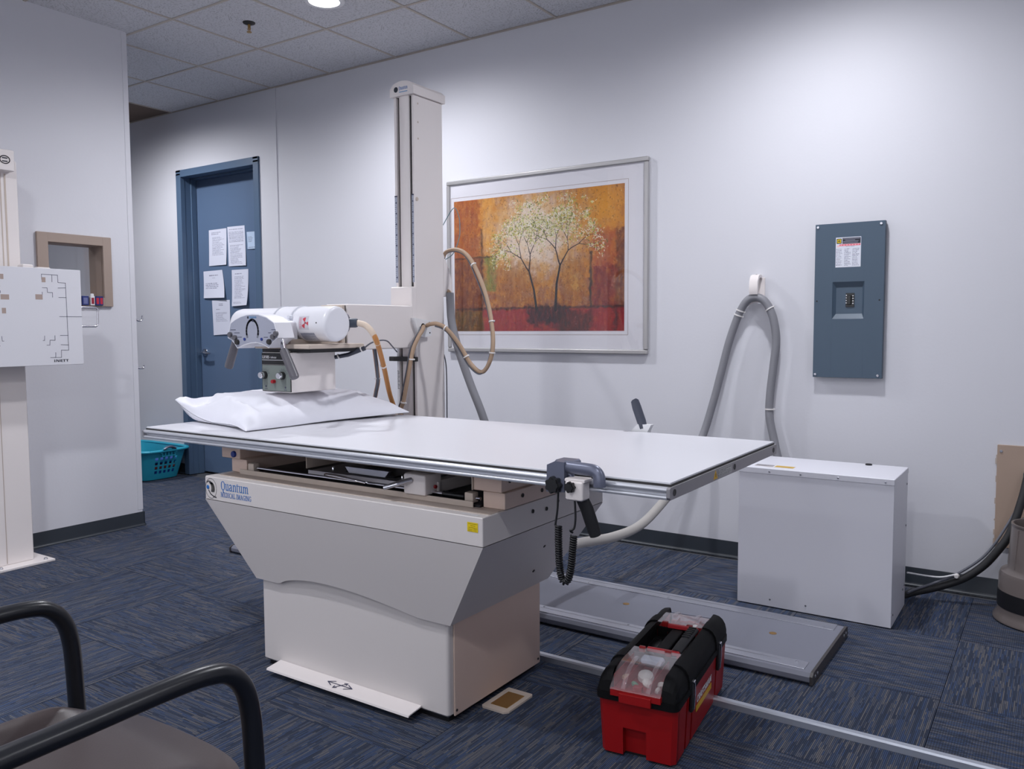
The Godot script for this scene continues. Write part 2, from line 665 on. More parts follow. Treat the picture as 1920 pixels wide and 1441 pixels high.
# ---------------------------------------------------------------- room
func room() -> void:
	var T = 3.35
	var X0 = -5.2
	var X1 = 4.9
	var Z1 = 6.6
	var g = G.new()
	g.box(Vector3(X0 - 0.15, -0.12, -0.4), Vector3(X1 + 0.15, -0.006, Z1 + 0.15))
	var fl = struct("floor", g, M.concrete)
	# carpet tiles, each turned a quarter against its neighbours
	var cells = {}
	for i in range(-14, 4):
		for j in range(-1, 11):
			var x0 = maxf(2.815 + i * S60, X0)
			var x1 = minf(2.815 + (i + 1) * S60, X1)
			var z0 = maxf(0.66 + j * S60, 0.0)
			var z1 = minf(0.66 + (j + 1) * S60, Z1)
			if x1 - x0 < 0.02 or z1 - z0 < 0.02:
				continue
			var turned = posmod(i + j, 2) == 0
			var key = "%.3f %.3f %s" % [x1 - x0, z1 - z0, turned]
			if not cells.has(key):
				var c = G.new()
				carpet_cell(c, x1 - x0, z1 - z0, turned)
				cells[key] = c.mesh()
			var o = part("carpet_tile", cells[key], M.carpet if posmod(i * 3 + j * 5, 7) < 4 else M.carpet_b, fl)
			o.position = Vector3(x0, 0, z0)
	# back wall: two leaves of board, the left one a little proud, with the doorway
	g = G.new()
	g.box(Vector3(-1.782, -0.1, -0.15), Vector3(X1 + 0.15, T, 0.0))
	g.box(Vector3(X0, -0.1, -0.15), Vector3(-2.99, T, 0.008))
	g.box(Vector3(-1.985, -0.1, -0.15), Vector3(-1.782, T, 0.008))
	g.box(Vector3(-2.99, 2.5, -0.15), Vector3(-1.985, T, 0.008))
	g.box(Vector3(-3.05, -0.1, -0.30), Vector3(-1.92, 2.6, -0.172))
	struct("wall_back", g, M.wall)
	struct("wall_right", bx(Vector3(X1, -0.1, -0.15), Vector3(X1 + 0.15, T, Z1 + 0.15)), M.wall)
	g = G.new()
	g.box(Vector3(X0, -0.1, Z1), Vector3(-0.93, T, Z1 + 0.15))
	g.box(Vector3(3.93, -0.1, Z1), Vector3(X1, T, Z1 + 0.15))
	g.box(Vector3(-0.93, -0.1, Z1), Vector3(3.93, 0.92, Z1 + 0.15))
	g.box(Vector3(-0.93, 2.48, Z1), Vector3(3.93, T, Z1 + 0.15))
	struct("wall_front", g, M.wall)
	struct("wall_left", bx(Vector3(X0 - 0.15, -0.1, -0.15), Vector3(X0, T, Z1 + 0.15)), M.wall)
	# partition with the control window
	g = G.new()
	var p0 = -1.74
	var p1 = -1.62
	g.box(Vector3(p0, -0.1, 1.27), Vector3(p1, T, 1.46))
	g.box(Vector3(p0, -0.1, 1.80), Vector3(p1, T, Z1))
	g.box(Vector3(p0, -0.1, 1.46), Vector3(p1, 1.385, 1.80))
	g.box(Vector3(p0, 1.715, 1.46), Vector3(p1, T, 1.80))
	struct("wall_partition", g, M.wall)
	struct("trim_1", bx(Vector3(-1.742, 0.1, 1.266), Vector3(-1.6175, 2.985, 1.300), 0.002), M.wall)
	# ceiling slab, grid and tiles
	var ce = struct("ceiling", bx(Vector3(X0 - 0.15, T, -0.15), Vector3(X1 + 0.15, T + 0.12, Z1 + 0.15)), M.tile)
	var bar = G.new()
	var hw = 0.0075
	for k in range(-8, 11):
		var x = 0.6264 - k * S60
		if x > X0 and x < X1:
			bar.box(Vector3(x - hw, 2.985, 0.0), Vector3(x + hw, 3.0, Z1))
	for j in 11:
		var z = 0.63 + j * S60
		if z < Z1:
			bar.box(Vector3(X0, 2.985, z - hw), Vector3(X1, 2.9995, z + hw))
	bar.box(Vector3(X0, 2.985, 0.0), Vector3(X1, 2.9997, 0.012))
	var tcell = {}
	for k in range(-8, 11):
		for j in range(-1, 11):
			var x0 = maxf(0.6264 - k * S60, X0)
			var x1 = minf(0.6264 - (k - 1) * S60, X1)
			var z0 = maxf(0.63 + j * S60, 0.0)
			var z1 = minf(0.63 + (j + 1) * S60, Z1)
			if x1 - x0 < 0.03 or z1 - z0 < 0.03:
				continue
			var key = "%.3f %.3f" % [x1 - x0, z1 - z0]
			if not tcell.has(key):
				tcell[key] = bx(Vector3(0.002, 0, 0.002), Vector3(x1 - x0 - 0.002, 0.016, z1 - z0 - 0.002), 0.002).mesh()
			var o = part("ceiling_tile", tcell[key], M.brown_board if k == 7 and j == -1 else M.tile, ce)
			o.position = Vector3(x0, 2.989, z0)
	part("ceiling_grid", bar, M.tile_bar, ce)
	# rubber base with a toe
	g = G.new()
	base_run(g, Vector3(-1.78, 0, 0.0), Vector3(X1, 0, 0.0), Vector3(0, 0, 1))
	base_run(g, Vector3(X0, 0, 0.008), Vector3(-3.0, 0, 0.008), Vector3(0, 0, 1))
	struct("baseboard_back", g, M.base_dark)
	g = G.new()
	base_run(g, Vector3(p1, 0, 1.262), Vector3(p1, 0, Z1), Vector3(1, 0, 0))
	base_run(g, Vector3(p0, 0, 1.264), Vector3(p1 + 0.006, 0, 1.264), Vector3(0, 0, -1))
	struct("baseboard_partition", g, M.base_dark)

func carpet_cell(c: G, w: float, d: float, turned: bool) -> void:
	var e = 0.0014
	var P = [Vector3(e, 0, e), Vector3(w - e, 0, e), Vector3(w - e, 0, d - e), Vector3(e, 0, d - e)]
	var Q = [Vector3(0, -0.004, 0), Vector3(w, -0.004, 0), Vector3(w, -0.004, d), Vector3(0, -0.004, d)]
	var uv = func(p: Vector3) -> Vector2:
		return Vector2(p.z, p.x) / S60 if turned else Vector2(p.x, p.z) / S60
	c.tri(P[0], P[1], P[2], Vector3.UP, Vector3.UP, Vector3.UP, uv.call(P[0]), uv.call(P[1]), uv.call(P[2]))
	c.tri(P[0], P[2], P[3], Vector3.UP, Vector3.UP, Vector3.UP, uv.call(P[0]), uv.call(P[2]), uv.call(P[3]))
	for i in 4:
		var j = (i + 1) % 4
		var m = (Q[i] + Q[j]) * 0.5 - Vector3(w, 0, d) * 0.5
		var nn = Vector3(m.x, 0.01, m.z).normalized()
		c.tri(P[i], P[j], Q[j], nn, nn, nn, uv.call(P[i]), uv.call(P[j]), uv.call(Q[j]))
		c.tri(P[i], Q[j], Q[i], nn, nn, nn, uv.call(P[i]), uv.call(Q[j]), uv.call(Q[i]))

func base_run(g: G, a: Vector3, b: Vector3, out: Vector3) -> void:
	var d = (b - a).normalized()
	var pr = PackedVector2Array([Vector2(0, 0), Vector2(0.014, 0), Vector2(0.0135, 0.004), Vector2(0.008, 0.008), Vector2(0.005, 0.016), Vector2(0.0045, 0.082), Vector2(0.003, 0.086), Vector2(0, 0.086)])
	g.prism(pr, 0.0, a.distance_to(b), Transform3D(Basis(out, Vector3.UP, d), a))

func door() -> void:
	var xl = -3.0
	var xr = -1.975
	var top = 2.513
	var o = Node3D.new()
	o.name = "door_1"
	add_child(o)
	o.set_meta("kind", "structure")
	var g = G.new()
	# face of the frame, jambs and stop
	for s in [[xl, xl + 0.062, 0.0, top], [xr - 0.062, xr, 0.0, top], [xl, xr, top - 0.058, top]]:
		g.box(Vector3(s[0], s[2], -0.02), Vector3(s[1], s[3], 0.022), 0.003)
	g.box(Vector3(xl + 0.012, 0, -0.172), Vector3(xl + 0.060, top - 0.012, -0.02))
	g.box(Vector3(xr - 0.060, 0, -0.172), Vector3(xr - 0.012, top - 0.012, -0.02))
	g.box(Vector3(xl + 0.012, top - 0.056, -0.172), Vector3(xr - 0.012, top - 0.012, -0.02))
	g.box(Vector3(xl + 0.060, 0, -0.118), Vector3(xl + 0.074, top - 0.056, -0.07), 0.002)
	g.box(Vector3(xr - 0.074, 0, -0.118), Vector3(xr - 0.060, top - 0.056, -0.07), 0.002)
	g.box(Vector3(xl + 0.060, top - 0.071, -0.118), Vector3(xr - 0.060, top - 0.056, -0.07), 0.002)
	part("door_frame", g, M.blue_frame, o)
	part("door_leaf", bx(Vector3(xl + 0.063, 0.012, -0.166), Vector3(xr - 0.063, top - 0.059, -0.121), 0.002), M.blue_paint, o)
	g = G.new()
	g.lathe([Vector2(0, 0), Vector2(0.034, 0), Vector2(0.034, 0.006), Vector2(0.024, 0.012), Vector2(0.014, 0.014), Vector2(0.014, 0.045), Vector2(0, 0.045)], along(Vector3(-2.875, 1.02, -0.121), Vector3(0, 0, 1)), 24)
	g.tube(G.smooth([Vector3(-2.875, 1.02, -0.078), Vector3(-2.84, 1.022, -0.072), Vector3(-2.79, 1.018, -0.074), Vector3(-2.755, 1.014, -0.08)], 4), 0.0095, 10)
	part("lever_handle", g, M.chrome, o)
	# notices on the leaf
	var zz = -0.1205
	var sheets = [
		["typed notice sheet at the upper left of the blue door", [-2.778, 2.027], [-2.551, 2.03], [-2.556, 1.737], [-2.783, 1.735], [[0.15, 0.06, 0.8, 0.14, 2, true], [0.2, 0.2, 0.92, 0.72, 16, true]]],
		["tabled form sheet with a dark heading, upper middle of the door", [-2.540, 2.038], [-2.326, 2.036], [-2.312, 1.72], [-2.530, 1.722], [[0.1, 0.05, 0.9, 0.09, 1, false], [0.08, 0.12, 0.92, 0.4, 10, false], [0.12, 0.46, 0.9, 0.95, 16, true]]],
		["small pale blue card at the right edge of the door", [-2.302, 1.982], [-2.178, 1.98], [-2.170, 1.845], [-2.292, 1.847], [[0.1, 0.25, 0.7, 0.6, 5, true], [0.1, 0.84, 0.9, 0.94, 1, false]]],
		["crooked short notice sheet at the left of the middle row on the door", [-2.865, 1.694], [-2.62, 1.698], [-2.574, 1.47], [-2.860, 1.473], [[0.3, 0.12, 0.75, 0.2, 1, false], [0.45, 0.24, 0.6, 0.28, 1, false], [0.1, 0.42, 0.75, 0.66, 4, true]]],
		["curling long typed sheet at the right of the middle row on the door", [-2.499, 1.691], [-2.294, 1.691], [-2.300, 1.405], [-2.498, 1.399], [[0.2, 0.08, 0.8, 0.13, 1, true], [0.16, 0.17, 0.86, 0.8, 20, true], [0.1, 0.88, 0.7, 0.94, 2, true]]],
		["lowest notice sheet on the door with a dark letterhead", [-2.764, 1.453], [-2.535, 1.452], [-2.532, 1.175], [-2.749, 1.165], [[0.38, 0.08, 0.62, 0.17, 2, false, rgb(20, 20, 40)], [0.22, 0.24, 0.6, 0.28, 1, true], [0.18, 0.34, 0.85, 0.62, 8, true]]]]
	for i in sheets.size():
		var s = sheets[i]
		var q = G.new()
		var A = Vector3(s[1][0], s[1][1], zz)
		var B = Vector3(s[2][0], s[2][1], zz)
		var C = Vector3(s[3][0], s[3][1], zz)
		var D = Vector3(s[4][0], s[4][1], zz)
		var curl = 0.022 if i == 3 or i == 4 else 0.008
		var f = func(u: float, v: float) -> Vector3:
			return A.lerp(B, u).lerp(D.lerp(C, u), v) + Vector3(0, 0, 0.0012 + curl * pow(v, 2.5) * (0.4 + 0.6 * u))
		var fb = func(u: float, v: float) -> Vector3:
			return f.call(u, v) - Vector3(0, 0, 0.0006)
		var steps = [0.0, 0.2, 0.4, 0.6, 0.8, 1.0]
		q.grid(f, steps, steps, func(p): return p - Vector3(0, 0, 1))
		q.grid(fb, steps, steps, func(p): return p + Vector3(0, 0, 1))
		var pm = std(Color.WHITE, 0.85)
		pm.albedo_texture = tex(print_image(128, 168, rgb(214, 216, 230) if i != 2 else rgb(186, 204, 226), s[5], 40 + i))
		var o2 = solo("notice_sheet", q, pm, s[0], "notice", "paper notices taped to the blue door")

func control_window() -> void:
	var o = Node3D.new()
	o.name = "window_1"
	add_child(o)
	o.set_meta("kind", "structure")
	var z0 = 1.419
	var z1 = 1.846
	var y0 = 1.35
	var y1 = 1.757
	var w = 0.053
	var g = G.new()
	for side in [[-1.62, -1.602], [-1.758, -1.74]]:
		g.box(Vector3(side[0], y0, z0), Vector3(side[1], y1, z0 + w), 0.003)
		g.box(Vector3(side[0], y0, z1 - w - 0.008), Vector3(side[1], y1, z1), 0.003)
		g.box(Vector3(side[0], y0, z0 + w - 0.003), Vector3(side[1], y0 + w, z1 - w - 0.004), 0.003)
		g.box(Vector3(side[0], y1 - w, z0 + w - 0.003), Vector3(side[1], y1, z1 - w - 0.004), 0.003)
	g.box(Vector3(-1.74, y0 + 0.04, 1.46), Vector3(-1.62, y1 - 0.045, 1.474))
	g.box(Vector3(-1.74, y0 + 0.04, 1.784), Vector3(-1.62, y1 - 0.045, 1.80))
	g.box(Vector3(-1.74, 1.385, 1.474), Vector3(-1.62, 1.402, 1.784))
	g.box(Vector3(-1.74, 1.702, 1.474), Vector3(-1.62, 1.715, 1.784))
	part("window_frame", g, M.tan, o)
	part("pane", bx(Vector3(-1.686, 1.402, 1.474), Vector3(-1.680, 1.702, 1.784)), M.glass, o)

# ---------------------------------------------------------------- the X-ray table
func xray_table() -> void:
	var o = thing("imaging_table", "long white-topped X-ray table on a cream boxed pedestal with aluminium side rails", "x-ray table", Vector3(1.16, 0, 2.0))
	var R = Vector3.RIGHT
	var U = Vector3.UP
	var Z = Vector3(0, 0, 1)
	# pedestal
	var g = G.new()
	g.box(Vector3(0.728, 0.017, 1.742), Vector3(1.585, 0.42, 2.274), 0.012)
	var ped = part("pedestal_base", g, M.shroud, o)
	part("end_panel", bx(Vector3(1.5845, 0.02, 1.755), Vector3(1.5915, 0.40, 2.252), 0.003), M.warm_tint, ped)
	part("plinth", bx(Vector3(0.745, 0.0, 1.76), Vector3(1.57, 0.02, 2.255)), M.black, o)
	for p in [[0.038, 2.243], [0.372, 2.245], [0.375, 1.77], [0.038, 1.77]]:
		g = G.new()
		g.lathe([Vector2(0.0045, 0), Vector2(0.004, 0.002), Vector2(0, 0.002)], along(Vector3(1.5915, p[0], p[1]), R), 10)
		part("screw", g, M.dark, ped)
	# foot bar along the front, folded from sheet
	var pr = PackedVector2Array([Vector2(2.274, 0.034), Vector2(2.276, 0.036), Vector2(2.338, 0.028), Vector2(2.34, 0.022), Vector2(2.337, 0.022), Vector2(2.335, 0.025), Vector2(2.274, 0.031)])
	g = G.new()
	g.prism(pr, -0.825, -1.478, Transform3D(Basis(Vector3(0, 0, 1), Vector3(0, 1, 0), Vector3(-1, 0, 0)), Vector3.ZERO))
	var bar = part("foot_bar", g, M.cream, o)
	g = G.new()
	var fb = func(u: float, v: float) -> Vector3:
		return Vector3(1.15 + u, 0.0361 - (v - 2.276) * 0.129 + 0.0006, v)
	for l in [[[-0.055, 2.305], [0.055, 2.305]], [[-0.055, 2.305], [-0.03, 2.294]], [[-0.055, 2.305], [-0.03, 2.318]], [[0.055, 2.305], [0.03, 2.294]], [[0.055, 2.305], [0.03, 2.318]], [[-0.012, 2.326], [0.02, 2.288]], [[-0.012, 2.326], [-0.014, 2.316]], [[-0.012, 2.326], [0.0, 2.322]], [[0.02, 2.288], [0.022, 2.297]], [[0.02, 2.288], [0.008, 2.291]]]:
		bars(g, [fb.call(l[0][0], l[0][1]), fb.call(l[1][0], l[1][1])], 0.0035, Vector3(0, 1, 0.13).normalized(), 0.0005)
	part("arrow_symbol", g, M.ink, bar)
	# shroud: upright band, inward slope, arched front edge
	var T = [Vector3(0.538, 0, 1.637), Vector3(1.78, 0, 1.637), Vector3(1.78, 0, 2.36), Vector3(0.538, 0, 2.36)]
	var Bm = [Vector3(0.722, 0, 1.724), Vector3(1.606, 0, 1.724), Vector3(1.606, 0, 2.29), Vector3(0.722, 0, 2.29)]
	var yt = 0.685
	var yb = 0.600
	var yl = 0.320
	g = G.new()
	g.box(Vector3(0.538, yb - 0.001, 1.637), Vector3(1.78, yt, 2.36), 0.004)
	part("shroud_band", g, M.shroud, o)
	g = G.new()
	var cin = Vector3(1.16, 0.45, 2.0)
	for i in [0, 1, 3]:
		var j: int = (i + 1) % 4
		g.face(T[i] + U * yb, T[j] + U * yb, Bm[j] + U * yl, Bm[i] + U * yl, cin)
		g.face(Bm[i] + U * yl, Bm[j] + U * yl, (Bm[j] + U * yl).lerp(cin, 0.03), (Bm[i] + U * yl).lerp(cin, 0.03), cin + U)
	var N = 48
	var arch = func(x: float) -> float:
		if x < 0.848 or x > 1.482:
			return yl
		var k = (x - 0.848) / (1.482 - 0.848)
		return yl + 0.0415 * sin(PI * pow(k, 0.74))
	for i in N:
		var q = []
		for e in [i, i + 1]:
			var k = float(e) / N
			var bxx = lerpf(0.722, 1.606, k)
			var by: float = arch.call(bxx)
			var s = (yb - by) / (yb - yl)
			q.append(Vector3(lerpf(0.538, 1.78, k), yb, 2.36))
			q.append(Vector3(lerpf(lerpf(0.538, 1.78, k), bxx, s), by, lerpf(2.36, 2.29, s)))
		g.face(q[0], q[2], q[3], q[1], cin)
		g.face(q[1], q[3], q[3] - Z * 0.012, q[1] - Z * 0.012, (q[1] + q[3]) * 0.5 + U)
	part("shroud_skirt", g, M.shroud, o)
	for p in [Vector3(1.716, 0.50, 1.93), Vector3(1.655, 0.40, 1.90)]:
		g = G.new()
		g.lathe([Vector2(0.006, 0), Vector2(0.005, 0.003), Vector2(0, 0.003)], along(p + R * 0.0, Vector3(1, -0.62, 0)), 10)
		part("skirt_screw", g, M.dark, o)
	part("deck", bx(Vector3(0.575, 0.683, 1.67), Vector3(1.775, 0.6865, 2.325), 0.001), M.deck, o)
	# brand mark at the left end of the band
	var zf = 2.3606
	var em = G.new()
	ring(em, Vector3(0.574, 0.6425, zf), 0.031, 0.036, 0.0014, Vector3(0, 0, 1))
	for k in 3:
		var c = []
		for a in 9:
			var th = lerpf(1.35, -0.55, a / 8.0)
			c.append(Vector3(0.563 + k * 0.0065 + cos(th) * 0.016, 0.6425 + sin(th) * 0.021, zf))
		bars(em, c, 0.0042, Z, 0.0004)
	bars(em, [Vector3(0.561, 0.634, zf), Vector3(0.571, 0.622, zf), Vector3(0.587, 0.615, zf), Vector3(0.602, 0.612, zf)], 0.004, Z, 0.0004)
	bars(em, [Vector3(0.552, 0.663, zf), Vector3(0.560, 0.668, zf), Vector3(0.572, 0.667, zf), Vector3(0.58, 0.662, zf)], 0.003, Z, 0.0004)
	part("emblem", em, M.logo_dark, o)
	part("emblem_dot", disc(Vector3(0.556, 0.6455, zf), Z, 0.0075, 0.001), M.logo_blue, o)
	lettering(o, "lettering", "Quantum", "Droid Serif", 0.148, 0.042, Vector3(0.705, 0.654, zf), R, U, M.logo_blue)
	lettering(o, "lettering", "MEDICAL IMAGING", "Droid Serif", 0.165, 0.018, Vector3(0.711, 0.6265, zf), R, U, M.logo_blue)
	# yellow sticker at the right
	var ys = print_image(96, 80, rgb(224, 196, 10), [[0.1, 0.06, 0.95, 0.2, 1, false, rgb(20, 20, 10)], [0.3, 0.26, 0.75, 0.4, 1, false, rgb(20, 20, 10)], [0.14, 0.46, 0.6, 0.6, 1, false, rgb(20, 20, 10)], [0.6, 0.48, 0.95, 0.95, 4, true, rgb(20, 20, 10)], [0.08, 0.66, 0.5, 0.95, 2, false, rgb(20, 20, 10)]], 5)
	sheet(o, "sticker", ys, Vector3(1.745, 0.6545, zf), R * 0.0185, U * 0.0135, 0.0004)
	var ts = print_image(96, 24, rgb(214, 212, 214), [[0.2, 0.2, 0.5, 0.5, 1, false], [0.55, 0.5, 0.95, 0.85, 2, false]], 8)
	sheet(o, "top_sticker", ts, Vector3(1.725, 0.6856, 2.347), R * 0.03, Vector3(0, 0, -0.006), 0.0003)
	# lift blocks at both ends under the top
	for s in [[1.703, 1.782, 1.668, 1.770], [0.551, 0.638, 0.494, 0.600]]:
		part("lift_block", bx(Vector3(s[0], 0.686, 1.72), Vector3(s[1], 0.7355, 2.252), 0.003), M.warm_tint, o)
		part("top_block", bx(Vector3(s[2], 0.7345, 1.70), Vector3(s[3], 0.799, 2.252), 0.003), M.warm_tint, o)
	part("release_button", disc(Vector3(0.568, 0.752, 2.252), Z, 0.012, 0.008), M.blue_button, o)
	for p in [Vector3(1.7825, 0.715, 2.16), Vector3(1.77, 0.765, 2.21), Vector3(1.7825, 0.712, 2.05), Vector3(1.7805, 0.655, 2.10), Vector3(1.7805, 0.66, 1.95), Vector3(1.7805, 0.648, 2.02)]:
		g = G.new()
		g.lathe([Vector2(0.0065, 0), Vector2(0.0065, 0.002), Vector2(0.003, 0.002), Vector2(0.003, 0.0005), Vector2(0, 0.0005)], along(p, R), 12)
		part("end_bolt", g, M.dark, o)
	# guard strip, black bed, rods
	part("guard_strip", bx(Vector3(0.618, 0.684, 2.266), Vector3(1.680, 0.7035, 2.2705), 0.002), M.cream_dirty, o)
	part("bed", bx(Vector3(0.64, 0.686, 1.75), Vector3(1.70, 0.694, 2.262)), M.black, o)
	g = G.new()
	g.tube([Vector3(0.66, 0.709, 2.245), Vector3(1.69, 0.709, 2.245)], 0.0055, 12)
	part("front_rod", g, M.chrome, o)
	g = G.new()
	g.tube([Vector3(0.66, 0.712, 1.80), Vector3(1.69, 0.712, 1.80)], 0.0055, 12)
	part("rear_rod", g, M.chrome, o)
	for x in [0.667, 1.655]:
		for z in [1.80, 2.245]:
			part("rod_block", bx(Vector3(x - 0.016, 0.694, z - 0.016), Vector3(x + 0.016, 0.726, z + 0.014), 0.003), M.cream_dirty, o)
	g = G.new()
	g.tube([Vector3(1.55, 0.709, 2.245), Vector3(1.632, 0.709, 2.245)], 0.0095, 14)
	part("rod_sleeve", g, M.black_gloss, o)
	# film tray carriage under the top
	g = G.new()
	g.box(Vector3(0.955, 0.772, 2.252), Vector3(1.668, 0.798, 2.256), 0.001)
	g.box(Vector3(0.955, 0.734, 1.80), Vector3(0.959, 0.798, 2.256), 0.001)
	g.box(Vector3(1.664, 0.734, 1.80), Vector3(1.668, 0.798, 2.256), 0.001)
	var cab = part("tray_housing", g, M.cream_dirty, o)
	for x in [0.975, 1.025, 1.19, 1.215, 1.38]:
		g = G.new()
		g.lathe([Vector2(0.004, 0), Vector2(0.004, 0.001), Vector2(0, 0.001)], along(Vector3(x, 0.787, 2.256), Z), 10)
		part("rivet", g, M.dark, cab)
	part("tray_back", bx(Vector3(0.96, 0.720, 1.80), Vector3(1.66, 0.770, 1.81)), M.black, o)
	part("film_tray", bx(Vector3(0.965, 0.722, 1.83), Vector3(1.41, 0.728, 2.25), 0.001), M.alu_dull, o)
	part("tray_lip", bx(Vector3(0.958, 0.7155, 2.246), Vector3(1.44, 0.729, 2.2495), 0.001), M.alu_dull, o)
	g = G.new()
	pr = PackedVector2Array([Vector2(1.14, 0.733), Vector2(1.30, 0.733), Vector2(1.318, 0.753), Vector2(1.122, 0.753)])
	g.prism(pr, 2.21, 2.235)
	part("tray_clamp", g, M.alu, o)
	part("tray_plate", bx(Vector3(1.10, 0.7285, 2.03), Vector3(1.32, 0.734, 2.21)), M.black_gloss, o)
	g = G.new()
	g.tube(G.smooth([Vector3(1.06, 0.724, 2.262), Vector3(1.10, 0.727, 2.275), Vector3(1.20, 0.723, 2.278), Vector3(1.25, 0.716, 2.268)], 5), 0.007, 10, Vector2(0.7, 1.3))
	part("tray_handle", g, M.chrome, o)
	for p in [Vector3(1.345, 0.733, 2.2), Vector3(1.365, 0.742, 2.16), Vector3(1.40, 0.733, 2.18), Vector3(1.33, 0.735, 2.12), Vector3(1.03, 0.733, 2.2)]:
		g = G.new()
		g.lathe([Vector2(0.005, -0.006), Vector2(0.005, 0.004), Vector2(0.003, 0.007), Vector2(0, 0.007)], along(p, U), 12)
		part("tray_stud", g, M.chrome, o)
	g = G.new()
	g.box(Vector3(1.418, 0.7005, 2.20), Vector3(1.508, 0.7665, 2.282), 0.006)
	g.box(Vector3(1.47, 0.702, 1.86), Vector3(1.508, 0.74, 2.21), 0.002)
	g.box(Vector3(1.506, 0.706, 2.215), Vector3(1.514, 0.738, 2.225), 0.001)
	part("lock_box", g, M.cream, o)
	g = G.new()
	g.tube([Vector3(1.452, 0.748, 2.28), Vector3(1.425, 0.738, 2.315), Vector3(1.395, 0.727, 2.345)], [0.011, 0.011, 0.009], 12, Vector2(0.75, 1.15))
	part("lock_lever", g, M.alu, o)
	part("lever_knob", disc(Vector3(1.508, 0.725, 2.236), R, 0.006, 0.006), M.red_button, o)
	# floating top
	var x0 = 0.18
	var x1 = 2.335
	var z0 = 1.505
	var z1 = 2.356
	part("tabletop", bx(Vector3(x0, 0.8345, z0), Vector3(x1, 0.840, z1), 0.0012), M.top_white, o)
	part("black_edge", bx(Vector3(x0 - 0.001, 0.829, z0 - 0.001), Vector3(x1 + 0.001, 0.8346, z1 + 0.001)), M.dark, o)
	part("top_core", bx(Vector3(x0 + 0.004, 0.799, z0 + 0.01), Vector3(x1 - 0.006, 0.8295, z1 - 0.006)), M.alu_dull, o)
	for s in [1.0, -1.0]:
		var zz = z1 if s > 0 else z0
		g = G.new()
		var c = []
		for v in [[-0.006, 0.8295], [0.010, 0.8295], [0.0135, 0.8275], [0.0152, 0.824], [0.0152, 0.8205], [0.013, 0.817], [0.008, 0.8155], [0.002, 0.8155], [0.002, 0.8085], [0.0115, 0.8085], [0.0135, 0.8075], [0.0145, 0.806], [0.0145, 0.8015], [0.013, 0.799], [-0.006, 0.799]]:
			c.append(Vector2(v[0] * s + zz, v[1]))
		g.prism(PackedVector2Array(c), -(x0 - 0.004), -(x1 - 0.004), Transform3D(Basis(Vector3(0, 0, 1), Vector3(0, 1, 0), Vector3(-1, 0, 0)), Vector3.ZERO))
		part("side_rail", g, M.rail, o)
	for s in [x0 - 0.005, x1 - 0.004]:
		g = G.new()
		pr = PackedVector2Array([Vector2(z0 - 0.012, 0.799), Vector2(z1 + 0.010, 0.799), Vector2(z1 + 0.0155, 0.805), Vector2(z1 + 0.0155, 0.8255), Vector2(z1 + 0.011, 0.8295), Vector2(z0 - 0.012, 0.8295), Vector2(z0 - 0.0155, 0.825), Vector2(z0 - 0.0155, 0.804)])
		g.prism(pr, -s, -(s + 0.009), Transform3D(Basis(Vector3(0, 0, 1), Vector3(0, 1, 0), Vector3(-1, 0, 0)), Vector3.ZERO), 0.95)
		var ep = part("end_plate", g, M.alu_dull, o)
		if s > 1.0:
			for z in [2.343, 1.905, 1.525]:
				g = G.new()
				g.lathe([Vector2(0.0085, 0), Vector2(0.0085, 0.001), Vector2(0.005, 0.0008), Vector2(0, 0.0004)], along(Vector3(x1 + 0.005, 0.8145, z), R), 14)
				part("end_screw", g, M.black, ep)
			var wl = print_image(96, 24, rgb(176, 176, 176), [[0.0, 0.05, 1.0, 0.95, 5, true, rgb(40, 40, 40)]], 12)
			sheet(ep, "warning_text", wl, Vector3(x1 + 0.0053, 0.8145, 1.985), Vector3(0, 0, -0.055), U * 0.0115, 0.0002)
			g = G.new()
			g.prism(PackedVector2Array([Vector2(-0.015, -0.011), Vector2(0.015, -0.011), Vector2(0.0, 0.0125)]), 0.0, 0.0006, Transform3D(Basis(Vector3(0, 0, -1), U, R), Vector3(x1 + 0.005, 0.8145, 2.06)))
			part("warning_triangle", g, M.yellow_print, ep)
			g = G.new()
			g.box(Vector3(x1 + 0.0056, 0.8085, 2.0588), Vector3(x1 + 0.0062, 0.8185, 2.0612))
			part("warning_mark", g, M.black, ep)

func ring(g: G, at: Vector3, rx: float, ry: float, w: float, nrm: Vector3) -> void:
	var p = []
	for k in 33:
		var a = TAU * k / 32.0
		p.append(at + Vector3(cos(a) * rx, sin(a) * ry, 0))
	bars(g, p, w, nrm, 0.0003)

# a thin printed sheet centred at c with half-axes hx, hy, lying `proud` off its carrier
func sheet(parent: Node, called: String, im: Image, c: Vector3, hx: Vector3, hy: Vector3, proud: float, rough := 0.5) -> MeshInstance3D:
	var nn = hx.cross(hy).normalized()
	var g = G.new()
	var o = nn * proud
	g.quad(c - hx - hy + o, c + hx - hy + o, c + hx + hy + o, c - hx + hy + o, nn)
	for e in [[-hx - hy, hx - hy], [hx - hy, hx + hy], [hx + hy, -hx + hy], [-hx + hy, -hx - hy]]:
		var m = (Vector3(e[0]) + Vector3(e[1])).normalized()
		g.tri(c + e[0] + o, c + e[1] + o, c + e[1], m, m, m)
		g.tri(c + e[0] + o, c + e[1], c + e[0], m, m, m)
	var mt = std(Color.WHITE, rough)
	mt.albedo_texture = tex(im)
	return part(called, g, mt, parent)

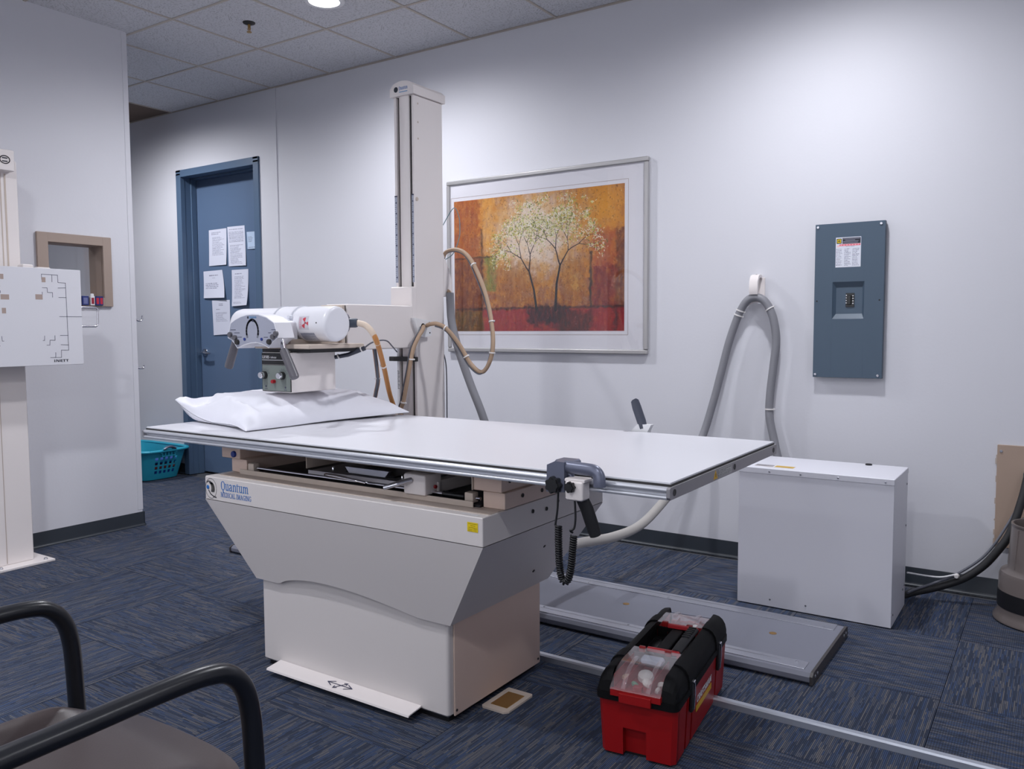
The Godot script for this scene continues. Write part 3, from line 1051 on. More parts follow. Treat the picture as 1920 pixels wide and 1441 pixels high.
# ---------------------------------------------------------------- tube stand
func tube_stand() -> void:
	var o = thing("tube_stand", "tall white X-ray tube stand with column, arm and tube head behind the table", "x-ray machine", Vector3(0.516, 0.04, 1.115))
	var R = Vector3.RIGHT
	var U = Vector3.UP
	var Z = Vector3(0, 0, 1)
	var x0 = 0.455
	var x1 = 0.578
	var zf = 1.22
	var zb = 1.008
	var yt = 2.292
	var g = G.new()
	part("carriage_base", bx(Vector3(0.36, 0.042, 0.87), Vector3(0.67, 0.12, 1.36), 0.01), M.cream, o)
	# column: a hollow section open in front, cheeks, slots and a bowed front cover
	g = G.new()
	g.box(Vector3(x0 + 0.001, 0.10, zb), Vector3(x1, yt, zf - 0.018), 0.004)
	g.box(Vector3(x0, 0.10, zf - 0.03), Vector3(x0 + 0.0165, yt, zf), 0.004)
	g.box(Vector3(x1 - 0.0175, 0.10, zf - 0.03), Vector3(x1 + 0.0002, yt, zf), 0.005)
	var col = part("column", g, M.cream, o)
	part("slot_lining", bx(Vector3(x0 + 0.014, 0.10, zf - 0.019), Vector3(x1 - 0.016, yt, zf - 0.0165)), M.black, col)
	g = G.new()
	var bow = PackedVector2Array()
	for k in 9:
		var t = k / 8.0
		bow.append(Vector2(lerpf(x0 + 0.0275, x1 - 0.0345, t), -(zf - 0.009 + 0.009 * sin(PI * t))))
	bow.append(Vector2(x1 - 0.0345, -(zf - 0.018)))
	bow.append(Vector2(x0 + 0.0275, -(zf - 0.018)))
	g.prism(bow, 0.10, yt, Transform3D(Basis(Vector3(1, 0, 0), Vector3(0, 0, -1), Vector3(0, 1, 0)), Vector3.ZERO), 0.6)
	part("front_cover", g, M.cream, col)
	# height rules beside the slots
	for x in [[x0 + 0.001, x0 + 0.0155], [x1 - 0.0175, x1 - 0.006]]:
		part("height_rule", bx(Vector3(x[0], 1.43, zf - 0.001), Vector3(x[1], 1.833, zf + 0.0008)), M.ruler, col)
		g = G.new()
		for k in 40:
			var y = 1.435 + k * 0.01
			var l = 0.9 if k % 5 == 0 else 0.45
			g.box(Vector3(x[0], y - 0.0006, zf), Vector3(lerpf(x[0], x[1], l), y + 0.0006, zf + 0.0012))
			if k % 5 == 2:
				g.box(Vector3(lerpf(x[0], x[1], 0.35), y - 0.004, zf), Vector3(lerpf(x[0], x[1], 0.75), y + 0.004, zf + 0.0012))
		g.box(Vector3(x[0] - 0.001, 1.832, zf), Vector3(x[1] + 0.001, 1.838, zf + 0.0014))
		part("rule_marks", g, M.ink, col)
	# lower left rule with larger writing
	part("lower_rule", bx(Vector3(x0 + 0.001, 0.75, zf - 0.001), Vector3(x0 + 0.0155, 1.12, zf + 0.0008)), M.white_plastic, col)
	g = G.new()
	for k in 14:
		g.box(Vector3(x0 + 0.003, 0.925 + k * 0.0065, zf), Vector3(x0 + 0.0135 - (0.004 if k % 3 == 1 else 0.0), 0.928 + k * 0.0065, zf + 0.0012))
	part("rule_marks", g, M.logo_dark, col)
	part("side_stud", disc(Vector3(x1, 1.815, 1.205), R, 0.009, 0.004), M.cream_dirty, col)
	for y in [2.255, 2.17, 2.095]:
		g = G.new()
		g.lathe([Vector2(0.005, 0), Vector2(0.004, 0.0012), Vector2(0, 0.0012)], along(Vector3(x1, y, 1.19), R), 10)
		part("side_screw", g, M.cream_dirty, col)
	# arched cap
	var cp = PackedVector2Array([Vector2(x0 - 0.011, yt), Vector2(x1 + 0.01, yt), Vector2(x1 + 0.01, yt + 0.038)])
	for k in range(0, 11):
		var a = lerpf(0.12, PI - 0.12, k / 10.0)
		cp.append(Vector2(0.5165 + cos(a) * 0.066, yt + 0.036 + sin(a) * 0.03))
	cp.append(Vector2(x0 - 0.011, yt + 0.038))
	g = G.new()
	g.prism(cp, zb - 0.01, zf + 0.012, Transform3D(), 0.7)
	var cap = part("column_cap", g, M.cream, o)
	part("emblem", disc(Vector3(0.482, yt + 0.030, zf + 0.012), Z, 0.0125, 0.0006), M.logo_dark, cap)
	lettering(cap, "lettering", "Quantum", "Droid Serif", 0.052, 0.020, Vector3(0.527, yt + 0.032, zf + 0.0123), R, U, M.logo_blue)
	part("cap_line", bx(Vector3(0.502, yt + 0.0145, zf + 0.0118), Vector3(0.552, yt + 0.0175, zf + 0.0126)), M.logo_cyan, cap)
	# carriage and arm
	part("carriage", bx(Vector3(0.447, 1.12, zf - 0.004), Vector3(0.582, 1.408, zf + 0.034), 0.006), M.cream, o)
	part("arm", bx(Vector3(0.452, 1.122, zf + 0.02), Vector3(0.580, 1.318, 1.672), 0.005), M.cream, o)
	part("arm_gap", bx(Vector3(0.462, 1.13, 1.67), Vector3(0.572, 1.312, 1.684)), M.dark, o)
	g = G.new()
	g.box(Vector3(0.45, 1.128, 1.684), Vector3(0.582, 1.314, 1.70), 0.003)
	g.box(Vector3(0.47, 1.140, 1.70), Vector3(0.56, 1.30, 1.79), 0.003)
	part("head_bracket", g, M.cream_dirty, o)
	g = G.new()
	g.box(Vector3(0.42, 1.136, 1.73), Vector3(0.735, 1.154, 2.03), 0.004)
	g.box(Vector3(0.43, 1.15, 1.80), Vector3(0.60, 1.175, 2.0), 0.004)
	part("tube_cradle", g, M.cream_dirty, o)
	part("swivel_plate", bx(Vector3(0.455, 1.122, 1.74), Vector3(0.73, 1.137, 2.02), 0.002), M.black, o)
	part("brake_lever", bx(Vector3(0.572, 1.117, 1.66), Vector3(0.60, 1.124, 1.98), 0.002), M.red_lever, o)
	part("swivel_knob", disc(Vector3(0.640, 1.122, 2.035), Z, 0.010, 0.016), M.black, o)
	# tube housing along x
	var ax = 1.2325
	var az = 1.90
	var cl = Transform3D(Basis(Vector3(0, 1, 0), Vector3(1, 0, 0), Vector3(0, 0, -1)), Vector3(0, ax, az))
	g = G.new()
	g.lathe([Vector2(0, 0.170), Vector2(0.04, 0.171), Vector2(0.055, 0.176), Vector2(0.064, 0.188), Vector2(0.067, 0.205), Vector2(0.067, 0.45), Vector2(0.071, 0.452), Vector2(0.071, 0.575), Vector2(0.0685, 0.577), Vector2(0.0695, 0.59), Vector2(0.0695, 0.742), Vector2(0.0672, 0.753), Vector2(0.061, 0.7585), Vector2(0.052, 0.760), Vector2(0, 0.760)], cl, 56)
	var th = part("tube_housing", g, M.tube_white, o)
	g = G.new()
	for x in [0.462, 0.568]:
		g.lathe([Vector2(0.0705, x - 0.005), Vector2(0.0735, x - 0.0045), Vector2(0.0735, x + 0.0045), Vector2(0.0705, x + 0.005)], cl, 48)
		g.box(Vector3(x - 0.009, ax + 0.02, az + 0.064), Vector3(x + 0.009, ax + 0.034, az + 0.082), 0.003)
	part("clamp_band", g, std(rgb(214, 216, 224), 0.28, 0.35), th)
	# labels bent round the housing
	curved_label(th, "warning_label", warn_image(), 0.612, 0.668, 0.45, -0.32, 0.0700, ax, az)
	curved_label(th, "rating_label", print_image(96, 96, rgb(168, 172, 188), [[0.0, 0.0, 1.0, 0.2, 2, false, rgb(30, 30, 50)], [0.0, 0.25, 1.0, 1.0, 8, true, rgb(50, 54, 74)]], 33), 0.612, 0.690, -0.52, -1.15, 0.0700, ax, az)
	part("housing_screw", disc(Vector3(0.712, ax + 0.004, az + 0.0692), Z, 0.003, 0.001), M.dark, th)
	# cable horn behind the right end
	g = G.new()
	var hx = along(Vector3(0.69, 1.236, 1.845), Vector3(0.86, 0.0, -0.5))
	g.lathe([Vector2(0.05, 0.0), Vector2(0.05, 0.02), Vector2(0.046, 0.035), Vector2(0.034, 0.05), Vector2(0.026, 0.054), Vector2(0, 0.054)], hx, 28)
	part("cable_horn", g, M.clamp_grey, th)
	g = G.new()
	g.lathe([Vector2(0.0185, 0.05), Vector2(0.0185, 0.082), Vector2(0.016, 0.088), Vector2(0, 0.088)], hx, 20)
	part("cable_gland", g, std(rgb(62, 70, 84), 0.5), th)
	# control console: a fan-shaped box in front of the tube
	var out = [[0.349, 1.179], [0.369, 1.238], [0.397, 1.252], [0.433, 1.264], [0.470, 1.2705], [0.502, 1.272], [0.535, 1.2705], [0.581, 1.260], [0.626, 1.238], [0.646, 1.180], [0.616, 1.163], [0.592, 1.141], [0.552, 1.156], [0.518, 1.161], [0.487, 1.159], [0.447, 1.151], [0.406, 1.138], [0.388, 1.158], [0.372, 1.170]]
	var poly = PackedVector2Array()
	var inner = PackedVector2Array()
	var mid = Vector2(0.5, 1.20)
	for p in out:
		poly.append(Vector2(p[0], p[1]))
	inner = Geometry2D.offset_polygon(poly, -0.0035)[0]
	g = G.new()
	g.prism(poly, 2.02, 2.10, Transform3D(), 0.75)
	g.box(Vector3(0.40, 1.165, 1.955), Vector3(0.60, 1.245, 2.03), 0.01)
	g.box(Vector3(0.44, 1.145, 1.97), Vector3(0.57, 1.170, 2.06), 0.004)
	var con = part("control_console", g, M.tube_white, o)
	g = G.new()
	g.prism(inner, 2.10, 2.1012)
	part("console_face", g, M.console_grey, con)
	var fz = 2.1012
	g = G.new()
	var arc = []
	for k in 17:
		var a = lerpf(-0.5, PI + 0.5, k / 16.0)
		arc.append(Vector3(0.500 + cos(a) * 0.0345, 1.207 + sin(a) * 0.044 - 0.002, fz))
	bars(g, arc, 0.0095, Z, 0.0003)
	part("angle_scale", g, std(rgb(112, 114, 124), 0.5), con)
	part("angle_pointer", disc(Vector3(0.505, 1.245, fz), Z, 0.004, 0.001), M.ink, con)
	for x in [0.454, 0.554]:
		part("console_button", disc(Vector3(x, 1.1745, fz), Z, 0.006, 0.003), M.blue_button, con)
	for p in [[0.370, 1.192], [0.399, 1.180], [0.412, 1.163], [0.640, 1.196], [0.622, 1.184], [0.600, 1.165]]:
		part("console_knob", disc(Vector3(p[0], p[1], fz), Z, 0.0105, 0.010), M.dark if p[1] < 1.17 else M.grey_plastic, con)
	for p in [[0.385, 1.211, 0.016], [0.408, 1.199, 0.016], [0.425, 1.182, 0.012], [0.622, 1.211, 0.012], [0.600, 1.199, 0.008], [0.578, 1.182, 0.012]]:
		g = G.new()
		g.box(Vector3(p[0] - p[2], p[1] - 0.0012, fz), Vector3(p[0] + p[2], p[1] + 0.0012, fz + 0.0003))
		part("console_print", g, M.ink, con)
	part("emblem", disc(Vector3(0.476, 1.2585, fz), Z, 0.005, 0.0005), M.logo_dark, con)
	lettering(con, "lettering", "Quantum", "Droid Serif", 0.042, 0.012, Vector3(0.505, 1.2585, fz + 0.0004), R, U, M.logo_cyan)
	# grab handles
	for s in [[Vector3(0.652, 1.166, 2.085), Vector3(0.707, 1.130, 2.125), Vector3(0.768, 1.034, 2.13)], [Vector3(0.352, 1.19, 2.04), Vector3(0.332, 1.158, 2.05), Vector3(0.283, 1.058, 2.05)]]:
		g = G.new()
		g.tube([s[0], Vector3(s[0]).lerp(s[1], 0.5), s[1]], 0.0125, 16, Vector2(1, 0.8))
		var hb = part("handle_bracket", g, M.chrome, o)
		g = G.new()
		var d: Vector3 = (s[2] - s[1]).normalized()
		g.tube([s[1] - d * 0.008, s[1], s[2] - d * 0.01, s[2]], [0.0135, 0.0165, 0.0175, 0.0155], 18)
		part("handle_grip", g, M.grey_plastic, hb)
	# collimator
	var c0 = 0.487
	var c1 = 0.657
	var cz = 2.05
	g = G.new()
	g.box(Vector3(c0, 0.968, 1.817), Vector3(c1, 1.1225, cz), 0.004)
	var co = part("collimator", g, M.cream, o)
	part("label_plate", bx(Vector3(c0 + 0.003, 1.076, cz - 0.001), Vector3(c1 - 0.004, 1.1205, cz + 0.001)), M.black, co)
	lettering(co, "lettering", "LX105", "Droid Sans", 0.040, 0.012, Vector3(0.514, 1.1045, cz + 0.0012), R, U, M.white_plastic, true)
	lettering(co, "lettering", "Collimator", "Droid Sans", 0.036, 0.008, Vector3(0.558, 1.1035, cz + 0.0012), R, U, M.white_plastic)
	part("label_rule", bx(Vector3(0.492, 1.092, cz), Vector3(0.640, 1.094, cz + 0.0014)), M.white_plastic, co)
	part("dial_plate", bx(Vector3(c0 + 0.005, 0.973, cz - 0.001), Vector3(c1 - 0.004, 1.073, cz + 0.002), 0.002), M.console_green, co)
	part("plate_border", bx(Vector3(c0 + 0.003, 0.971, cz - 0.002), Vector3(c1 - 0.002, 1.075, cz + 0.0008)), M.dark, co)
	for x in [0.508, 0.612]:
		part("knob_skirt", disc(Vector3(x, 1.034, cz + 0.002), Z, 0.0155, 0.012), M.black, co)
		part("dial_knob", disc(Vector3(x, 1.034, cz + 0.012), Z, 0.0125, 0.016), M.chrome, co)
		g = G.new()
		for k in 11:
			var a = lerpf(0.3, PI - 0.3, k / 10.0)
			var dv = Vector3(cos(a), sin(a), 0)
			bars(g, [Vector3(x, 1.034, cz + 0.002) + dv * 0.019, Vector3(x, 1.034, cz + 0.002) + dv * (0.028 if k % 2 == 0 else 0.024)], 0.0012, Z, 0.0003)
		part("dial_marks", g, M.ink, co)
	part("lamp_button", disc(Vector3(0.563, 1.010, cz + 0.002), Z, 0.0075, 0.014), M.red_button, co)
	g = G.new()
	for p in [[0.513, 0.990], [0.625, 0.988]]:
		g.lathe([Vector2(0.004, 0), Vector2(0.004, 0.0006), Vector2(0, 0.0006)], along(Vector3(p[0], p[1], cz + 0.002), Z), 10)
		g.box(Vector3(p[0] - 0.008, p[1] - 0.0105, cz), Vector3(p[0] + 0.008, p[1] - 0.0085, cz + 0.0024))
	part("plate_print", g, M.ink, co)
	# measuring-tape sleeve and its lead at the right of the collimator
	g = G.new()
	g.tube([Vector3(0.655, 1.098, 1.82), Vector3(0.70, 1.108, 1.79), Vector3(0.765, 1.135, 1.76)], [0.008, 0.0085, 0.0095], 12)
	part("sleeve", g, std(rgb(48, 52, 66), 0.5), o)
	for p in [Vector3(0.668, 1.101, 1.811), Vector3(0.752, 1.1295, 1.766)]:
		g = G.new()
		g.tube([p - Vector3(0.002, 0.001, -0.001), p + Vector3(0.002, 0.001, -0.001)], 0.0108, 12)
		part("sleeve_tie", g, M.tie, o)
	g = G.new()
	g.tube(G.smooth([Vector3(0.76, 1.133, 1.762), Vector3(0.78, 1.155, 1.74), Vector3(0.79, 1.165, 1.70), Vector3(0.775, 1.162, 1.64), Vector3(0.72, 1.14, 1.55), Vector3(0.66, 1.11, 1.45)], 6), 0.003, 8)
	part("sleeve_lead", g, M.grey_wire, o)
	# cable bracket on the column side, clamp bar in front, duct at the back
	g = G.new()
	g.prism(PackedVector2Array([Vector2(-1.262, 1.262), Vector2(-1.14, 1.25), Vector2(-1.138, 1.18), Vector2(-1.19, 1.17), Vector2(-1.225, 1.178)]), 0.578, 0.602, Transform3D(Basis(Vector3(0, 0, -1), U, R), Vector3.ZERO))
	var br = part("cable_bracket", g, M.white_plastic, o)
	g = G.new()
	for p in [[1.158, 1.235], [1.152, 1.19]]:
		g.lathe([Vector2(0.004, 0), Vector2(0.004, 0.001), Vector2(0, 0.001)], along(Vector3(0.602, p[0], 0), R) * Transform3D(), 10)
	var hole = G.new()
	hole.lathe([Vector2(0.015, 0), Vector2(0.015, 0.001), Vector2(0, 0.001)], along(Vector3(0.602, 1.222, 1.20), R), 18)
	part("bracket_hole", hole, M.black, br)
	for p in [[1.240, 1.153], [1.192, 1.150]]:
		var bsc = G.new()
		bsc.lathe([Vector2(0.004, 0), Vector2(0.004, 0.001), Vector2(0, 0.001)], along(Vector3(0.602, p[0], p[1]), R), 10)
		part("bracket_screw", bsc, M.dark, br)
	part("clamp_bar", bx(Vector3(0.425, 1.058, 1.225), Vector3(0.592, 1.080, 1.245), 0.002), M.dark, o)
	g = G.new()
	g.prism(PackedVector2Array([Vector2(-1.01, 1.575), Vector2(-0.965, 1.50), Vector2(-0.945, 1.44), Vector2(-0.945, 1.37), Vector2(-1.01, 1.37)]), 0.50, 0.578, Transform3D(Basis(Vector3(0, 0, -1), U, R), Vector3.ZERO))
	var du = part("cable_duct", g, M.cream, o)
	for p in [[1.555, 1.0], [1.39, 0.985]]:
		g = G.new()
		g.lathe([Vector2(0.003, 0), Vector2(0.003, 0.001), Vector2(0, 0.001)], along(Vector3(0.578, p[0], p[1]), R), 10)
		part("duct_screw", g, M.dark, du)

func warn_image() -> Image:
	var im = Image.create(64, 64, false, Image.FORMAT_RGB8)
	im.fill(rgb(202, 200, 208))
	for y in 64:
		for x in 64:
			var d = Vector2(x - 44, y - 32)
			var a = atan2(d.y, d.x)
			if d.length() < 26 and d.length() > 6 and cos(3.0 * (a - 0.15)) > 0.25 and x > 22:
				im.set_pixel(x, y, rgb(196, 60, 74))
			elif d.length() < 5:
				im.set_pixel(x, y, rgb(120, 20, 40))
			elif x < 22 and posmod(y, 6) < 3 and x > 4 and y > 6 and y < 58:
				im.set_pixel(x, y, rgb(190, 130, 145))
	return im

# a label wrapped on the tube: angles from the horizontal +z side, positive upwards
func curved_label(parent: Node, called: String, im: Image, xa: float, xb: float, a0: float, a1: float, r: float, cy: float, cz: float) -> void:
	var g = G.new()
	var n = 10
	for i in n:
		var u = float(i) / n
		var w = float(i + 1) / n
		var p = lerpf(a0, a1, u)
		var q = lerpf(a0, a1, w)
		var np = Vector3(0, sin(p), cos(p))
		var nq = Vector3(0, sin(q), cos(q))
		var c = Vector3(0, cy, cz)
		var A = c + np * r + Vector3(xa, 0, 0)
		var B = c + np * r + Vector3(xb, 0, 0)
		var C = c + nq * r + Vector3(xb, 0, 0)
		var D = c + nq * r + Vector3(xa, 0, 0)
		g.tri(A, B, C, np, np, nq, Vector2(0, u), Vector2(1, u), Vector2(1, w))
		g.tri(A, C, D, np, nq, nq, Vector2(0, u), Vector2(1, w), Vector2(0, w))
	var m = std(Color.WHITE, 0.4)
	m.albedo_texture = tex(im)
	part(called, g, m, parent)

# ---------------------------------------------------------------- wall stand at the left
func wall_stand() -> void:
	var o = thing("wall_stand", "cream upright chest stand with a white receptor board printed with step lines", "x-ray stand", Vector3(-1.45, 0, 2.15))
	var R = Vector3.RIGHT
	var U = Vector3.UP
	var g = bx(Vector3(-1.60, 0.0, 1.985), Vector3(-1.275, 0.012, 2.43), 0.002)
	var bp = part("base_plate", g, M.cream, o)
	for p in [[-1.305, 2.02], [-1.305, 2.24]]:
		g = G.new()
		g.lathe([Vector2(0.011, 0), Vector2(0.009, 0.007), Vector2(0.005, 0.010), Vector2(0, 0.010)], along(Vector3(p[0], 0.012, p[1]), U), 6)
		part("base_bolt", g, M.alu_dull, bp)
	var col = part("column", bx(Vector3(-1.60, 0.01, 2.054), Vector3(-1.352, 2.07, 2.30), 0.006), M.cream, o)
	part("column_slot", bx(Vector3(-1.353, 1.42, 2.112), Vector3(-1.3505, 2.0, 2.120)), M.cream_dirty, col)
	part("column_slot", bx(Vector3(-1.353, 1.42, 2.135), Vector3(-1.3505, 2.0, 2.140)), M.cream_dirty, col)
	part("cover_joint", bx(Vector3(-1.353, 0.02, 2.186), Vector3(-1.3505, 1.01, 2.189)), M.deck, col)
	var hc = part("head_cap", bx(Vector3(-1.56, 2.008, 2.089), Vector3(-1.30, 2.112, 2.30), 0.004), M.cream, o)
	g = G.new()
	var c = Vector3(-1.2995, 2.061, 2.135)
	var ringp = []
	for k in 25:
		var a = TAU * k / 24.0
		ringp.append(c + Vector3(0, sin(a) * 0.019, -cos(a) * 0.023))
	bars(g, ringp, 0.0045, R, 0.0004)
	for y in [-0.008, 0.008]:
		bars(g, [c + Vector3(0, y, 0.010), c + Vector3(0, y, -0.010)], 0.006, R, 0.0004)
	part("emblem", g, M.logo_dark, hc)
	part("carrier", bx(Vector3(-1.352, 1.14, 2.10), Vector3(-1.25, 1.42, 2.26), 0.004), M.cream, o)
	part("top_catch", bx(Vector3(-1.30, 1.44, 2.045), Vector3(-1.245, 1.546, 2.10), 0.006), M.cream, o)
	part("top_catch", bx(Vector3(-1.30, 1.44, 1.95), Vector3(-1.245, 1.536, 2.03), 0.012), M.cream, o)
	var bz0 = 1.832
	var bz1 = 2.43
	part("receptor_box", bx(Vector3(-1.262, 1.042, bz0 + 0.008), Vector3(-1.212, 1.518, bz1 - 0.008), 0.004), M.alu_dull, o)
	var bd = part("receptor_board", bx(Vector3(-1.214, 1.0335, bz0), Vector3(-1.20, 1.5265, bz1), 0.002), M.top_white, o)
	# printed step lines, mirrored about the middle of the board
	var L = [[[2.032, 1.47], [2.032, 1.496], [1.952, 1.495], [1.951, 1.457], [1.913, 1.456], [1.910, 1.109], [1.948, 1.110], [1.949, 1.072], [2.004, 1.073]], [[1.981, 1.494], [1.981, 1.459]], [[1.952, 1.429], [1.914, 1.431]], [[1.950, 1.381], [1.912, 1.381]], [[1.950, 1.283], [1.834, 1.283]], [[1.950, 1.186], [1.910, 1.186]], [[1.948, 1.138], [1.910, 1.136]], [[1.977, 1.098], [1.978, 1.073]], [[2.031, 1.428], [2.007, 1.428], [2.006, 1.405], [1.981, 1.405], [1.981, 1.381]], [[2.032, 1.406], [2.032, 1.395]], [[1.978, 1.185], [1.978, 1.161], [2.003, 1.162], [2.005, 1.137], [2.020, 1.137]], [[2.029, 1.184], [2.030, 1.161], [2.038, 1.161]]]
	g = G.new()
	for l in L:
		for s in 2:
			var pts = []
			for p in l:
				pts.append(Vector3(-1.20, p[1], p[0] if s == 0 else 4.262 - p[0]))
			bars(g, pts, 0.0022, R, 0.0005)
	part("printed_lines", g, M.ink, bd)
	for q in [[2.228, 2.213, 1.488, 1.463], [2.032, 2.013, 1.481, 1.456], [2.23, 2.191, 1.389, 1.364], [2.066, 2.031, 1.394, 1.368], [2.227, 2.208, 1.323, 1.296]]:
		g = G.new()
		g.box(Vector3(-1.2005, q[3], q[1]), Vector3(-1.1994, q[2], q[0]))
		part("tape_patch", g, M.brown_tape, bd)
	lettering(bd, "lettering", "iNETT", "Droid Sans", 0.074, 0.0135, Vector3(-1.1994, 1.0565, 1.949), Vector3(0, 0, -1), U, M.logo_dark, true)
	g = G.new()
	g.tube(G.smooth([Vector3(-1.235, 1.3335, 1.845), Vector3(-1.235, 1.3335, 1.80), Vector3(-1.235, 1.3335, 1.747), Vector3(-1.235, 1.328, 1.733), Vector3(-1.235, 1.316, 1.728), Vector3(-1.235, 1.25, 1.728), Vector3(-1.235, 1.238, 1.733), Vector3(-1.235, 1.2325, 1.747), Vector3(-1.235, 1.2325, 1.80), Vector3(-1.235, 1.2325, 1.845)], 4), 0.0055, 12)
	part("grab_handle", g, M.chrome, o)

# ---------------------------------------------------------------- rails on the floor
func floor_rails() -> void:
	var U = Vector3.UP
	var o = thing("floor_track", "wide grey floor track tray with aluminium edge strips behind the table and toolbox", "floor track", Vector3(0.95, 0, 1.115))
	var x0 = -0.62
	var x1 = 2.438
	var z0 = 0.845
	var z1 = 1.385
	var pr = PackedVector2Array([Vector2(z0 + 0.006, 0.006), Vector2(z0, 0.012), Vector2(z0, 0.032), Vector2(z0 + 0.008, 0.040), Vector2(z1 - 0.012, 0.040), Vector2(z1, 0.028), Vector2(z1, 0.012), Vector2(z1 - 0.006, 0.006)])
	var g = G.new()
	g.prism(pr, -x0, -x1, Transform3D(Basis(Vector3(0, 0, 1), Vector3(0, 1, 0), Vector3(-1, 0, 0)), Vector3.ZERO), 0.95)
	var body = part("tray", g, M.rail_grey, o)
	g = G.new()
	g.box(Vector3(x0 + 0.02, 0.0, z0 + 0.03), Vector3(x1 - 0.02, 0.007, z1 - 0.03))
	part("underside", g, M.black, o)
	for z in [[z0 + 0.006, z0 + 0.075], [z1 - 0.098, z1 - 0.030]]:
		g = G.new()
		g.box(Vector3(x0 + 0.012, 0.0395, z[0]), Vector3(x1 - 0.030, 0.0425, z[1]), 0.001)
		g.box(Vector3(x0 + 0.10, 0.0423, z[0] + 0.020), Vector3(x1 - 0.12, 0.0432, z[0] + 0.026))
		var st = part("edge_strip", g, M.alu, o)
		for x in [-0.45, 0.3, 1.33, 1.72, 2.37]:
			part("strip_screw", disc(Vector3(x, 0.0425, z[0] + 0.055 if z[0] < 1.0 else z[0] + 0.014), U, 0.005, 0.0025, 12), M.chrome, st)
	for x in [0.1, 0.9, 1.60, 2.22]:
		part("leveling_disc", disc(Vector3(x, 0.0395, 1.075), U, 0.014, 0.002), M.brass, o)
	for s in [x0 - 0.006, x1 - 0.004]:
		g = G.new()
		g.prism(PackedVector2Array([Vector2(z0 - 0.004, 0.004), Vector2(z1 + 0.004, 0.004), Vector2(z1 + 0.004, 0.032), Vector2(z1 - 0.012, 0.043), Vector2(z0 + 0.008, 0.043), Vector2(z0 - 0.004, 0.034)]), -s, -(s + 0.010), Transform3D(Basis(Vector3(0, 0, 1), Vector3(0, 1, 0), Vector3(-1, 0, 0)), Vector3.ZERO), 0.95)
		var ec = part("end_plate", g, std(rgb(62, 58, 58), 0.5), o)
		for z in [0.875, 0.91, 1.32, 1.35]:
			part("end_bolt", disc(Vector3(s + 0.010, 0.024, z), Vector3.RIGHT, 0.0055, 0.002, 12), M.alu, ec)
	var p2 = PackedVector2Array([Vector2(1.672, 0.0), Vector2(1.672, 0.020), Vector2(1.676, 0.023), Vector2(1.694, 0.023), Vector2(1.699, 0.018), Vector2(1.701, 0.0)])
	g = G.new()
	g.prism(p2, -1.50, -3.9, Transform3D(Basis(Vector3(0, 0, 1), Vector3(0, 1, 0), Vector3(-1, 0, 0)), Vector3.ZERO), 0.95)
	solo("floor_strip", g, M.galv, "narrow galvanised metal strip lying across the carpet in front of the grey track", "metal strip")

# ---------------------------------------------------------------- cabinet under the breaker panel
func generator() -> void:
	var o = thing("equipment_cabinet", "low white sheet-metal cabinet with a lipped lid standing on the carpet by the wall", "cabinet", Vector3(2.26, 0, 0.51))
	var R = Vector3.RIGHT
	var a = Vector3(1.945, 0, 0.335)
	var b = Vector3(2.575, 0.608, 0.677)
	part("body", bx(Vector3(a.x + 0.002, 0.004, a.z), Vector3(b.x - 0.002, 0.588, b.z - 0.003), 0.002), M.steel_white, o)
	var g = G.new()
	g.box(Vector3(a.x, 0.580, a.z - 0.002), Vector3(b.x, b.y, b.z), 0.004)
	var lid = part("lid", g, M.steel_white, o)
	for x in [2.08, 2.21, 2.36, 2.54]:
		part("lid_screw", disc(Vector3(x, 0.593, b.z), Vector3(0, 0, 1), 0.004, 0.002, 12), M.alu, lid)
	g = G.new()
	for p in [[2.09, 0.035], [2.24, 0.035]]:
		g.lathe([Vector2(0.004, 0), Vector2(0.003, 0.001), Vector2(0, 0.001)], along(Vector3(p[0], p[1], b.z - 0.003), Vector3(0, 0, 1)), 10)
	for p in [[0.54, 0.36], [0.36, 0.36], [0.09, 0.40], [0.05, 0.64], [0.1, 0.36]]:
		g.lathe([Vector2(0.005, 0), Vector2(0.004, 0.002), Vector2(0, 0.002)], along(Vector3(b.x - 0.002, p[0], p[1]), R), 10)
	part("body_screws", g, M.grey_wire, o)
	part("lid_latch", disc(Vector3(2.42, b.y, 0.365), Vector3.UP, 0.014, 0.006), M.black, lid)
	var im = print_image(160, 40, rgb(150, 146, 150), [[0.02, 0.1, 0.45, 0.9, 5, true, rgb(40, 40, 50)]], 21)
	im.fill_rect(Rect2i(82, 0, 78, 40), rgb(196, 160, 64))
	im.fill_rect(Rect2i(76, 0, 6, 40), rgb(224, 224, 228))
	im.fill_rect(Rect2i(88, 26, 62, 4), rgb(90, 70, 40))
	sheet(lid, "rating_label", im, Vector3(2.085, b.y, 0.612), R * 0.082, Vector3(0, 0, -0.022), 0.0005)

